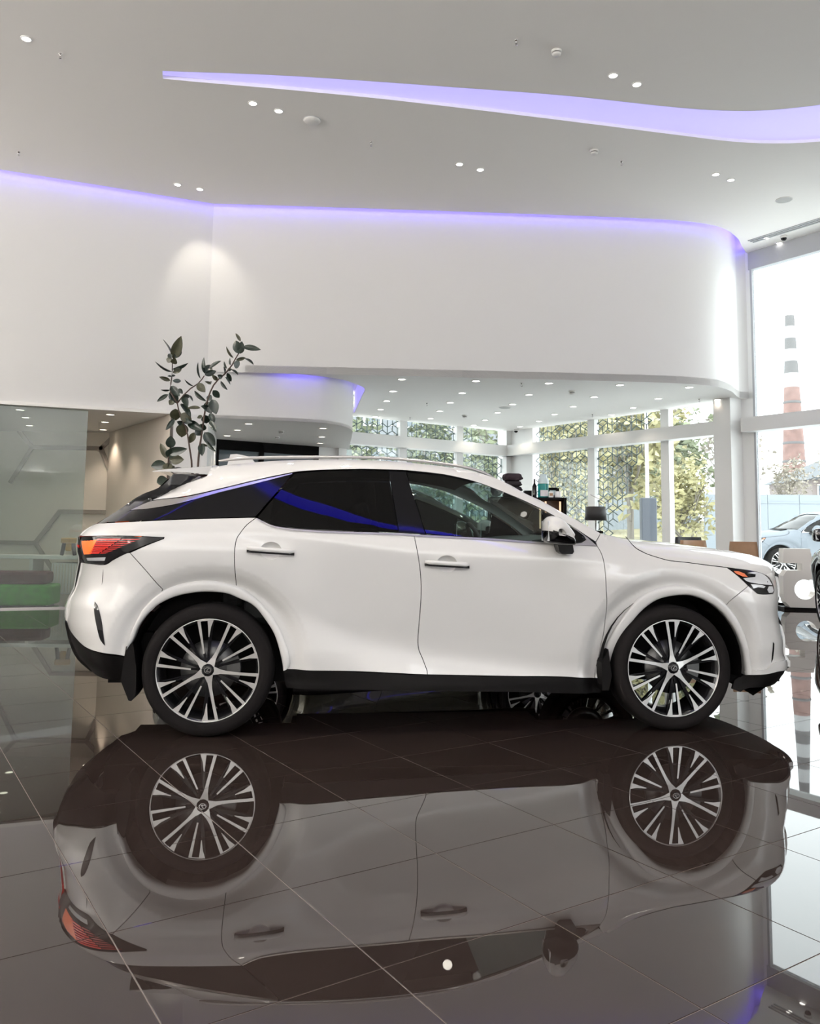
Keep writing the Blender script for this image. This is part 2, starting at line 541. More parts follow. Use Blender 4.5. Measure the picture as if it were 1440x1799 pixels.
# taupe strips on that wall
def strip(name, pts, w):
    mb = MB()
    for (a, b) in zip(pts[:-1], pts[1:]):
        L = math.dist(a, b); an = math.atan2(b[1] - a[1], b[0] - a[0])
        M = Matrix.Translation(((a[0] + b[0]) / 2, rb[1][1] + .03 - .06, (a[1] + b[1]) / 2)) @ Matrix.Rotation(-an, 4, 'Y')
        mb.box((0, 0, 0), (L + w * .5, .03, w), 0, 0, M)
    return mb.build(name, [M_brownstrip])
yb = rb[1][1]
def rpx(x, y):
    """wall point for the taupe strip drawing, metres along the recess wall"""
    dd = yb * cp; return ((x - 720) / 1452.8 * yb * .985, EYE + (924 - y) / 1452.8 * yb)
strips = [[(45, 788), (168, 788)], [(168, 788), (193, 763)], [(168, 788), (188, 832)], [(45, 788), (20, 760)], [(45, 788), (10, 850)], [(100, 900), (188, 900)], [(60, 955), (100, 1010)], [(100, 900), (60, 955)], [(0, 715), (62, 748)], [(-30, 955), (60, 955)]]
for i, sgm in enumerate(strips):
    s_ = strip('wall_strip', [rpx(*p) for p in sgm], .075)
    s_.parent = bpy.data.objects['wall_recess_back']
# solid walls out of view, and rear glazing added and sized for daylight
w6 = struct(empty('fill_window'), 'unseen tall glazed front added behind the camera for daylight', 'window')
xr0, xr1 = 13.0, wr(TEND)[0]
nb_ = 4
struct(obj('wall_rear', [(-15, back_y, 0), (xr0, back_y, 0), (xr0, back_y, ZTOP), (-15, back_y, ZTOP)], [(0, 1, 2, 3)], M_wall), 'white wall behind the camera')
for k in range(nb_):
    xa = xr0 + (xr1 - xr0) * k / nb_; xb = xr0 + (xr1 - xr0) * (k + 1) / nb_
    MB().box(((xa + xb) / 2, back_y, 2.9), (xb - xa - .12, .02, 5.6)).build('pane', [M_glass], w6)
    MB().box((xb, back_y, 2.9), (.12, .16, 5.8)).build('mullion', [M_frame], w6)
MB().box(((xr0 + xr1) / 2, back_y, 3.1), (xr1 - xr0, .2, .25)).build('transom', [M_frame], w6)
MB().box(((xr0 + xr1) / 2, back_y, .05), (xr1 - xr0, .2, .10)).build('threshold', [M_frame], w6)
struct(obj('trim_7', [(xr0, back_y, 5.7), (xr1, back_y, 5.7), (xr1, back_y, ZTOP), (xr0, back_y, ZTOP)], [(0, 1, 2, 3)], M_wall), 'white wall strip above the added rear glazing')
struct(obj('wall_side', [(-15, back_y, 0), (-15, 21, 0), (-15, 21, ZTOP), (-15, back_y, ZTOP)], [(0, 1, 2, 3)], M_wall), 'white wall at the far left of the hall')
# wall behind the low soffit: glazed office front
g0 = Vector((*rp(-3.66, 15.38), 0)); g1 = Vector((*rp(-1.86, 16.56), 0)); g2 = Vector((*rp(-1.20, 16.99), 0))
gd = (g1 - g0).normalized(); gn = Vector((gd.y, -gd.x, 0)); GL = (g1 - g0).length
ga = math.atan2(gd.y, gd.x)
mb = MB()
mb.quad(g1, g2, g2 + Vector((0, 0, ZLOW)), g1 + Vector((0, 0, ZLOW)))
struct(mb.build('wall_office', [M_wall], fix=False), 'white wall beside the dark glazed office front')
wo_ = struct(empty('window_4', g0, ga), 'dark framed interior office glazing under the low soffit', 'window')
mb = MB()
mb.box((GL / 2, 0, ZLOW - .10), (GL, .10, .20)); mb.box((GL / 2, 0, .08), (GL, .10, .16))
for x in (.04, 1.0, GL - .04):
    mb.box((x, 0, ZLOW / 2), (.10, .10, ZLOW))
mb.build('frame', [M_dark], wo_)
M_office = mat('office_glass', (.10, .13, .15), .04, coat=.6)
for (a, b) in ((.09, .95), (1.05, GL - .09)):
    MB().box(((a + b) / 2, .01, ZLOW / 2 - .02), (b - a, .02, ZLOW - .36)).build('pane', [M_office], wo_)
MB().box((GL / 2, .25, ZLOW / 2), (GL + .4, .04, ZLOW)).build('backing', [M_office], wo_)

# ---- glass partition at left
e0, e1 = Vector((*W0[0], 0)), Vector((*W0[-1], 0))
pd = (e1 - e0).normalized(); pn = Vector((-pd.y, pd.x, 0))
p_end = Vector((*rp(-4.52, 11.52), 0)) + pn * .26
tpos = (p_end - e0).dot(pd)
gp = struct(empty('window_5', e0 + pn * .08, math.atan2(pd.y, pd.x)), 'frameless greenish glass partition at the left', 'glass partition')
wid = 2.4
x1 = tpos
while x1 > .5:
    x0 = max(0, x1 - wid)
    MB().box(((x0 + x1) / 2, 0, ZLOW / 2), (x1 - x0 - .006, .016, ZLOW)).build('pane', [M_partglass], gp)
    x1 = x0
MB().box((tpos / 2, 0, .011), (tpos, .03, .022)).build('base_channel', [M_chrome], gp)

# ---- right window wall
def bar(mb, f, t0, t1, o0, o1, z0, z1, m=0):
    P = [f(t0, o0), f(t1, o0), f(t1, o1), f(t0, o1)]
    V = [(p[0], p[1], z0) for p in P] + [(p[0], p[1], z1) for p in P]
    mb.add(V, [(0, 3, 2, 1), (4, 5, 6, 7), (0, 1, 5, 4), (1, 2, 6, 5), (2, 3, 7, 6), (3, 0, 4, 7)], m)
def piece(name, f, t0, t1, o0, o1, z0, z1, m, parent=None):
    mb = MB(); bar(mb, f, t0, t1, o0, o1, z0, z1)
    o = mb.build(name, [m]); o.parent = parent
    return o
ZB0, ZB1 = rz(2.95), rz(3.19)
w1 = struct(empty('window_1'), 'tall white-framed showroom window bay at the right edge', 'window')
tt = [6.42, 7.95, TWIN]
for a, b in zip(tt[:-1], tt[1:]):
    piece('pane', wr, a + .02, b - .02, 0, .02, .05, ZB0, M_glass, w1)
    piece('pane', wr, a + .02, b - .02, 0, .02, ZB1, rz(5.8), M_glass, w1)
for a in tt[1:]:
    piece('mullion', wr, a - .06, a + .06, -.05, .09, 0, rz(5.8), M_frame, w1)
piece('mullion', wr, 6.40, 6.44, -.03, .05, 0, H, M_greyframe, w1)
piece('transom', wr, 6.30, TWIN, -.26, .06, ZB0, ZB1, M_frame, w1)
piece('head', wr, 6.38, TWIN, -.04, .10, rz(5.79), H + .02, M_greyframe, w1)
piece('threshold', wr, 6.40, TWIN, -.03, .08, 0, .05, M_dark, w1)
mb = MB(); bar(mb, wr, TWIN, TEND, 0, .2, 0, ZTOP)  # unseen wall added past the glazing to cut daylight
struct(mb.build('wall_right_block', [M_wall]), 'unseen white wall along the right of the hall, added to cut daylight')
w2 = struct(empty('window_2'), 'white-framed window wall right of the corner with line lattice film', 'window')
tt = [.86, 2.67, 4.55, 5.83]
for a, b in zip(tt[:-1], tt[1:]):
    piece('pane', wr, a + .02, b - .02, 0, .02, .05, ZB0, M_glass, w2)
    piece('pane', wr, a + .02, b - .02, 0, .02, ZB1, ZSOF + .02, M_glass, w2)
for a in tt[1:-1]:
    piece('mullion', wr, a - .095, a + .095, -.05, .09, 0, ZSOF + .02, M_frame, w2)
piece('transom', wr, .1, 5.85, -.26, .06, ZB0, ZB1, M_frame, w2)
piece('threshold', wr, .86, 5.83, -.03, .08, 0, .05, M_frame, w2)
w3 = struct(empty('window_3'), 'white-framed back window wall with line lattice film', 'window')
tt = [0.0, 1.45, 2.97, 4.45]
for a, b in zip(tt[:-1], tt[1:]):
    piece('pane', wb, a + .02, b - .02, 0, .02, .05, ZB0, M_glass, w3)
    piece('pane', wb, a + .02, b - .02, 0, .02, ZB1, ZSOF + .02, M_glass, w3)
for a in tt[1:]:
    piece('mullion', wb, a - .09, a + .09, -.05, .09, 0, ZSOF + .02, M_frame, w3)
piece('transom', wb, -.1, 4.6, -.26, .06, ZB0, ZB1, M_frame, w3)
# corner column and pillar
mb = MB(); bar(mb, wr, -.02, .86, -.02, .2, 0, ZSOF + .02); bar(mb, wb, -.02, .16, -.14, .2, 0, ZSOF + .02)
struct(mb.build('wall_corner', [M_frame]), 'white corner column between the two window walls')
mb = MB(); bar(mb, wr, 5.83, 6.17, -.36, .02, 0, ZSOF + .02)
struct(mb.build('wall_pillar', [M_frame]), 'square white pillar at the right window wall')
mb = MB(); bar(mb, wr, 6.17, 6.40, -.02, .05, 0, ZSOF + .1); bar(mb, wr, 6.2, 6.40, -.02, .05, ZSOF, ZTOP)
struct(mb.build('trim_5', [M_frame]), 'white window jamb beside the pillar')
mb = MB()
for k in range(3):
    bar(mb, wr, 6.75, TWIN, -.62 + k * .07, -.585 + k * .07, H - .012, H + .002)
struct(mb.build('trim_6', [M_greyframe]), 'linear slot vent in the ceiling along the window')
# lattice film (cube pattern) on the glass
def lattice(name, f, t0, t1, z0, z1, e, keep, parent):
    mb = MB()
    h = e * math.sqrt(3) / 2
    seen = set()
    w = .0095
    def seg(a, b):
        k = tuple(sorted(((round(a[0], 3), round(a[1], 3)), (round(b[0], 3), round(b[1], 3)))))
        if k in seen: return
        seen.add(k)
        m = ((a[0] + b[0]) / 2, (a[1] + b[1]) / 2)
        if not (t0 < m[0] < t1 and z0 < m[1] < z1 and keep(*m)): return
        dx, dz = b[0] - a[0], b[1] - a[1]; L = math.hypot(dx, dz); nx, nz = -dz / L * w, dx / L * w
        P = [(a[0] + nx, a[1] + nz), (b[0] + nx, b[1] + nz), (b[0] - nx, b[1] - nz), (a[0] - nx, a[1] - nz)]
        V = [(*f(p[0] / K, .045)[:2], p[1]) for p in P] + [(*f(p[0] / K, .055)[:2], p[1]) for p in P]
        mb.add(V, [(0, 1, 2, 3), (7, 6, 5, 4), (0, 4, 5, 1), (2, 6, 7, 3)])
    rows = int((z1 - z0) / (1.5 * e)) + 3; cols = int((t1 - t0) / (2 * h)) + 3
    for r in range(-1, rows):
        for c in range(-1, cols):
            cx_ = t0 + (c + (.5 if r % 2 else 0)) * 2 * h; cz_ = z0 + r * 1.5 * e
            hx = [(cx_ + e * math.sin(R(60 * i)), cz_ + e * math.cos(R(60 * i))) for i in range(6)]
            # rotate the pattern so that one family of lines lies level
            for i in range(6):
                seg(hx[i], hx[(i + 1) % 6])
            k = random.choice((0, 1))
            for i in (k, k + 2, k + 4):
                seg((cx_, cz_), hx[i % 6])
    o = mb.build(name, [M_lattice], parent, fix=False)
    return tag(o, kind='stuff')
def swap(f):
    return f
lattice('lattice_film', wr, .9 * K, 4.25 * K, .9, ZSOF, .155, lambda t, z: t / K < 4.25 - (rz(3.54) - z) * .45, w2)
lattice('lattice_film', wb, .05 * K, 4.4 * K, .9, ZSOF, .155, lambda t, z: not (t / K < 1.0 and z > 3.35), w3)

# ================================================================== CEILING FITTINGS
def lamp_fixture(name, r, zc, mlamp):
    root = empty(name)
    mb = MB().lathe([(r * 1.32, 0), (r * 1.32, -.006), (r * 1.02, -.010), (r, -.004), (r, .0)], 20)
    mb.build('trim_ring', [M_ring], root)
    mb = MB().lathe([(r, -.0045), (.0001, -.0045)], 20, 0, False)
    mb.build('lamp_disc', [mlamp], root, fix=False)
    return root
def add_spot(root, watts, cone, col, tilt=(0, 0)):
    l = bpy.data.lights.new('spot', 'SPOT')
    l.energy = watts; l.spot_size = R(cone); l.spot_blend = .7; l.shadow_soft_size = .05; l.color = col
    o = bpy.data.objects.new('spot_lamp', l)
    link(o, root)
    o.location = (0, 0, -.03)
    o.rotation_euler = (tilt[0], tilt[1], 0)
first = None
def ceiling_spot(x, y, z, label, group, watts=None, cone=95, tilt=(0, 0)):
    global first
    if first is None:
        first = lamp_fixture('ceiling_spotlight', .046, z, M_spot); o = first
    else:
        o = copy_tree(first)
        for ch in list(o.children):
            if ch.type == 'LIGHT': bpy.data.objects.remove(ch)
    o.location = (x, y, z)
    tag(o, label, 'spotlight', group)
    if watts: add_spot(o, watts, cone, (1.0, .92, .80), tilt)
    return o
CEIL = [((-4.18, 8.42), 'round ceiling spotlight nearest the top left corner'),
        ((2.26, 8.98), 'ceiling spotlight right of the violet slot, left one of its pair'), ((2.58, 9.16), 'ceiling spotlight right of the violet slot, right one of its pair'),
        ((-1.99, 9.71), 'ceiling spotlight below the violet slot by the dome, left one of its pair'), ((-1.70, 9.89), 'ceiling spotlight below the violet slot by the dome, right one of its pair'),
        ((.65, 11.33), 'ceiling spotlight in the middle pair, left one'), ((.96, 11.50), 'ceiling spotlight in the middle pair, right one'),
        ((4.38, 11.55), 'ceiling spotlight in the pair under the slot bend, left one'), ((4.67, 11.73), 'ceiling spotlight in the pair under the slot bend, right one'),
        ((-3.60, 12.17), 'ceiling spotlight close to the left wall cove, left one of its pair'), ((-3.30, 12.33), 'ceiling spotlight close to the left wall cove, right one of its pair'),
        ((6.22, 14.11), 'ceiling spotlight at the window corner, left one of its pair'), ((6.55, 14.35), 'ceiling spotlight at the window corner beside the camera')]
for i, (p, lab) in enumerate(CEIL):
    tilt = (0, 0); w = SPOT_W if i % 2 == 0 else None; cone = 100
    if i == 10: tilt = (R(24), 0); w = SPOT_W * .4; cone = 62
    if i in (9, 12): w = None
    if i in (6, 8): tilt = (R(-38), 0); cone = 70
    ceiling_spot(p[0], p[1], H, lab, 'ceiling spotlights', w, cone, tilt)
for (x, y) in [(-.4, 7.24), (1.17, 4.8), (2.77, 2.35), (3.83, 6.6), (5.4, 4.25), (-2.55, 5.96), (-.96, 3.5), (.6, 1.1), (5.96, 9.15), (7.55, 6.8), (-5.0, 4.7), (-3.3, 2.2), (-1.7, -.2), (4.3, 0.1), (7.0, 1.9), (-7.2, 8.2), (-7.0, 3.5), (0, -3), (3, -3.5), (-4, -2.5)]:
    for k in (0, 1):
        ceiling_spot(x + .3 * k, y + .17 * k, H, 'round ceiling spotlight above the camera side of the hall', 'ceiling spotlights over the hall', BEAM_W if k == 0 else None, 58)
for (x, y) in [(-10.5, 5.5), (-11.5, 1.0), (-10.5, -4.0), (-8.5, 8.6), (-6.0, -6.5), (-12.0, 9.0)]:  # wide fill spots added out of view to brighten the left side
    ceiling_spot(x, y, H, 'unseen wide fill spotlight added in the left part of the hall', 'added fill spotlights at the left', 280.0, 150)
first = None
SOFF = [(-0.15,13.5),(1.08,13.56),(2.31,13.68),(3.52,13.75),(-0.32,14.7),(0.93,14.78),(2.15,14.87),(3.37,15.02),(-0.46,15.83),(0.77,15.93),(2.0,16.04),(3.22,16.23),(-0.62,16.98),(0.61,17.11),(1.83,17.21),(3.05,17.35),(-0.78,18.1),(0.45,18.27),(1.68,18.43),(2.89,18.46),(4.24,17.3),(1.5,19.35),(2.6,19.5),(4.73,13.88),(4.57,15.11),(4.42,16.27),(5.68,15.12)]
ORD = ['leftmost', 'second', 'third', 'fourth', 'fifth', 'sixth', 'seventh']
ROWS = [('front', [0, 1, 2, 3, 23]), ('second', [4, 5, 6, 7, 24, 26]), ('third', [8, 9, 10, 11, 25]), ('fourth', [12, 13, 14, 15, 20]), ('fifth', [16, 17, 18, 19]), ('rearmost', [21, 22])]
SLAB = {}
for rn, ids in ROWS:
    for k, i in enumerate(ids):
        SLAB[i] = ('leftmost downlight in the %s row of the lower canopy soffit' % rn) if k == 0 else '%s downlight from the left in the %s row of the lower canopy soffit' % (ORD[k], rn)
s1 = lamp_fixture('downlight', .062, ZSOF, M_spot)
for i, (x, y) in enumerate(SOFF):
    o = s1 if i == 0 else copy_tree(s1)
    if i:
        for ch in list(o.children):
            if ch.type == 'LIGHT': bpy.data.objects.remove(ch)
    o.location = (x, y, ZSOF)
    tag(o, SLAB[i], 'downlight', 'downlights in the lower canopy soffit')
    add_spot(o, SOFFIT_W, 110, (1.0, .86, .70))
LOW = [(-1.52,14.31),(-1.68,15.65),(-1.84,16.81),(-2.72,13.82),(-3.1,14.73),(-3.49,15.68),(-4.72,12.9),(-5.15,13.85),(-5.59,14.97),(-5.95,12.5),(-6.28,13.4),(-6.71,14.48)]
s2 = lamp_fixture('downlight', .062, ZLOW, M_spotw)
for i, (x, y) in enumerate(LOW):
    o = s2 if i == 0 else copy_tree(s2)
    if i:
        for ch in list(o.children):
            if ch.type == 'LIGHT': bpy.data.objects.remove(ch)
    o.location = (x, y, ZLOW)
    lab, gr = (('warm downlight under the curved bulkhead box', 'downlights under the curved bulkhead') if i < 6 else
               ('warm downlight in the recess beside the glass partition', 'downlights in the left recess') if i < 9 else
               ('warm downlight seen through the glass partition', 'downlights behind the glass partition'))
    nth = ('front', 'middle', 'rear')[i % 3]
    side_ = ('right column ' if i < 3 else 'left column ') if i < 6 else ''
    tag(o, '%s of three: %s%s' % (nth, side_, lab), 'downlight', gr)
    add_spot(o, SOFFIT_W * 2.2, 100, (1.0, .84, .68))
def detector(x, y, z, label, s=1.0):
    root = empty('smoke_detector', (x, y, z))
    MB().lathe([(.0001, 0), (.058 * s, 0), (.058 * s, -.02 * s), (.05 * s, -.025 * s)], 18).build('base', [M_plastic], root)
    MB().lathe([(.05 * s, -.034 * s), (.05 * s, -.045 * s), (.035 * s, -.058 * s), (.0001, -.06 * s)], 18).build('sensor_head', [M_plastic], root)
    MB().lathe([(.044 * s, -.024 * s), (.044 * s, -.035 * s)], 18).build('vent_slot', [M_dark], root)
    return tag(root, label, 'smoke detector')
detector(1.53, 8.51, H, 'smoke detector above the violet slot')
detector(2.46, 10.85, H, 'smoke detector below the violet slot right of the middle spotlights')
detector(2.85, 14.44, ZSOF, 'smoke detector in the canopy soffit at right')
detector(1.17, 17.7, ZSOF, 'smoke detector in the canopy soffit near the back window')
detector(-2.33, 14.82, ZLOW, 'front smoke detector under the curved bulkhead box', .9)
detector(-2.55, 15.75, ZLOW, 'rear smoke detector under the curved bulkhead box', .9)
def sprinkler(x, y, z, label):
    root = empty('sprinkler', (x, y, z))
    MB().lathe([(.022, 0), (.020, -.006), (.008, -.012), (.007, -.035)], 10).build('body', [M_chrome], root)
    MB().lathe([(.0001, -.05), (.016, -.052), (.016, -.055), (.0001, -.056)], 10).build('deflector', [M_chrome], root)
    MB().tube([(.008, 0, -.03), (.012, 0, -.042), (.003, 0, -.052)], .002, 5).tube([(-.008, 0, -.03), (-.012, 0, -.042), (-.003, 0, -.052)], .002, 5).build('yoke', [M_chrome], root)
    return tag(root, label, 'sprinkler')
for (x, y, lab) in [(1.07, 8.33, 'small sprinkler left of the upper smoke detector'), (-3.93, 8.7, 'small sprinkler beside the top left spotlight'), (-.58, 10.7, 'small sprinkler right of the ceiling dome'), (2.92, 11.18, 'small sprinkler right of the lower smoke detector'), (-5.54, 11.14, 'small sprinkler near the left wall cove')]:
    sprinkler(x, y, H, lab)
for (x, y, lab) in [(1.86, 13.72, 'canopy sprinkler in front of the right smoke detector'), (.32, 16.05, 'canopy sprinkler left of the flush round speaker'), (5.33, 15.11, 'canopy sprinkler near the window pillar'), (3.84, 17.3, 'canopy sprinkler near the right window wall'), (-.01, 18.2, 'rearmost canopy sprinkler near the back window')]:
    sprinkler(x, y, ZSOF, lab)
o = empty('access_point', (-1.31, 10.11, H))
MB().lathe([(.0001, 0), (.105, 0), (.11, -.012), (.095, -.03), (.03, -.042), (.0001, -.043)], 28).build('dome', [M_plastic], o)
MB().lathe([(.112, 0), (.112, -.006), (.105, -.006)], 28).build('rim', [M_greyframe], o)
tag(o, 'flat white ceiling dome right of a spotlight pair', 'access point')
for (x, y, z, lab) in [(5.77, 12.43, H, 'round flush ceiling speaker near the window'), (1.9, 16.5, ZSOF, 'round flush speaker in the canopy soffit')]:
    o = empty('ceiling_speaker', (x, y, z))
    MB().lathe([(.125, 0), (.125, -.006), (.115, -.008)], 28).build('rim', [M_plastic], o)
    MB().lathe([(.115, -.006), (.0001, -.006)], 28, 0, False).build('grille', [mat('speaker_grille', (.55, .55, .54), .7)], o, fix=False)
    tag(o, lab, 'speaker')
def cctv(x, y, z, lab):
    o = empty('dome_camera', (x, y, z))
    MB().lathe([(.0001, 0), (.06, 0), (.06, -.03), (.05, -.04)], 20).build('base', [M_plastic], o)
    MB().lathe([(.048, -.036), (.045, -.06), (.03, -.08), (.0001, -.088)], 20).build('dome', [M_black], o)
    tag(o, lab, 'camera')
cctv(6.47, 14.0, H, 'small dark dome camera at the window end of the ceiling')
cctv(2.58, 20.05, ZSOF, 'small dark dome camera in the back corner of the canopy')

# fill uplighters added out of view to brighten the ceiling
def uplighter(x, y, z, rz_, label):
    o = empty('fill_uplighter', (x, y, z), rz_)
    MB().prism([(-.34, .0), (.34, .0), (.30, -.16), (-.30, -.16)], -.16, -.02, 0).build('housing', [M_plastic], o)
    l = bpy.data.lights.new('uplight', 'AREA')
    l.shape = 'RECTANGLE'; l.size = .6; l.size_y = .12; l.energy = FILL_UP_W; l.color = (1.0, .97, .92)
    lo = bpy.data.objects.new('fill_lamp', l); link(lo, o)
    lo.location = (0, -.09, .012); lo.rotation_euler = (math.pi, 0, 0)
    tag(o, label, 'wall lamp', 'added fill uplighters, unseen')
for k in range(7):
    p = wr(11.0 + 2.4 * k, -.02)
    uplighter(p[0], p[1], 3.3, math.atan2(-D.y, -D.x), 'unseen added fill uplighter on the right wall of the hall')
for k in range(7):
    uplighter(-14.98, -6.5 + 2.6 * k, 3.3, R(90), 'unseen added fill uplighter on the left wall of the hall')
for k in range(6):
    uplighter(-12 + 3.6 * k, back_y + .02, 3.3, R(180), 'unseen added fill uplighter on the rear wall of the hall')

# ---- car body surface and panel outlines (metres: u along the car from the rear axle, z up)
def tabf(pts, sig=.05):
    xs=np.array([p[0] for p in pts]); ys=np.array([p[1] for p in pts])
    g=np.arange(-1.6,4.6,.01); y=np.interp(g,xs,ys)
    k=np.exp(-.5*(np.arange(-4*sig,4*sig+.005,.01)/sig)**2); k/=k.sum(); n=len(k)//2
    y=np.convolve(np.r_[np.full(n,y[0]),y,np.full(n,y[-1])],k,'valid')[:len(g)]
    return lambda q: np.interp(q,g,y)
ZR=tabf([(-.416,1.382),(-.304,1.449),(-.12,1.56),(-.02,1.617),(.177,1.64),(.396,1.66),(.618,1.671),(.842,1.676),(1.144,1.67),(1.373,1.652),(1.603,1.618),(1.715,1.591),(1.807,1.562),(1.863,1.535),(1.969,1.473),(2.073,1.421),(2.246,1.32),(2.431,1.218),(2.6,1.12)],.03)
ZW=tabf([(-.7,1.35),(-.409,1.378),(-.216,1.41),(.003,1.461),(.231,1.522),(.465,1.576),(.714,1.598),(.911,1.606),(1.132,1.604),(1.206,1.601),(1.411,1.583),(1.54,1.559),(1.649,1.531),(1.868,1.449),(2.043,1.366),(2.215,1.266),(2.369,1.16),(2.6,1.0)],.03)
VE=tabf([(-.42,.60),(-.1,.56),(.1,.50),(1.4,.50),(1.8,.57),(2.1,.68),(2.43,.80)],.05)
ZS=tabf([(-1,1.17),(-.4,1.19),(.2,1.20),(.513,1.173),(1.229,1.085),(1.821,1.064),(2.4,1.045),(2.85,.985),(3.2,.93),(3.6,.87),(4,.84)],.12)
ZB=tabf([(-.7,1.232),(-.383,1.252),(-.105,1.268),(.247,1.275),(.594,1.206),(1.116,1.194),(1.649,1.168),(2.194,1.141),(2.374,1.135),(3,1.13)],.06)
ZC=tabf([(-1,.9),(.2,.85),(.45,.74),(.68,.64),(1.0,.54),(1.33,.47),(1.8,.415),(2.3,.365),(2.5,.33),(4,.33)],.08)
def ztab(pts,sig=.03):
    f=tabf(sorted(pts),sig); return f
UC=ztab([(-.2,3.66),(.15,3.66),(.195,3.68),(.269,3.79),(.326,3.835),(.372,3.836),(.42,3.81),(.52,3.808),(.6,3.79),(.685,3.77),(.8,3.776),(.935,3.77),(1.0,3.76),(1.3,3.7)],.02)
UR=ztab([(.2,-.70),(.324,-.754),(.397,-.833),(.49,-.884),(.614,-.917),(.666,-.914),(.73,-.911),(.77,-.897),(.829,-.868),(.927,-.847),(.991,-.838),(1.036,-.854),(1.106,-.870),(1.152,-.863),(1.195,-.821),(1.235,-.758),(1.317,-.631),(1.415,-.496),(1.467,-.382),(1.552,-.308),(1.62,-.25)],.02)
def sp(x,w): return w*np.logaddexp(0,x/w)
def sm(a,b,x):
    t=np.clip((x-a)/(b-a),0,1); return t*t*(3-2*t)
def S(u,z):
    u=np.asarray(u,float); z=np.asarray(z,float)
    cab=(u<2.44)
    zw=np.where(cab,ZW(u),9.); zr=np.where(cab,np.maximum(ZR(u),ZW(u)+.02),10.)
    zz=np.minimum(z,zw)
    zs=ZS(u); zb=ZB(u); zc=ZC(u)
    low=.928-.088*np.clip((zs-zz)/.65,0,1.3)**1.4
    kn=np.minimum(.36,.060/np.maximum(zc-.33,.01))+.14
    low=low+kn*sp(zc-zz,.025)
    low=low-sp(low-.935,.004)
    v=low-.46*sp(zz-zs,.010)-.08*sp(zz-zb,.02)
    wf=sm(2.4,2.7,u)
    v=v-wf*6*np.maximum(zz-zs-.02,0)**2
    for (uc0,amp) in ((0.,.040),(2.85,.030)):
        r=np.hypot(u-uc0,zz-.40)
        up=sm(.2,.5,zz)*(1-sm(-.12,.02,zz-zs))
        v=v+amp*np.exp(-np.maximum(r-.60,0)**2/(2*.15**2))*up
        v=v-.027*(1-np.clip((r-.50)/.10,0,1))-.016*(1-sm(.500,.570,r))
    # lower plan tuck near the ends is handled by the end curves
    s=np.clip((z-zw)/(zr-zw),0,1)
    ve=VE(u)
    v=np.where(z>zw, ve+(v-ve)*np.sqrt(np.clip(1-s,1e-4,1)), v)
    # ends
    uc=UC(z); t=np.clip((u-(uc-.6))/.6,0,1.02); v=v-(v-.50)*t**3.6
    ur=UR(z); vc=np.where(z<1.15,.52,.56); t=np.clip(((ur+.55)-u)/.55,0,1.02); v=v-np.maximum(v-vc,0)*t**3.4
    return v

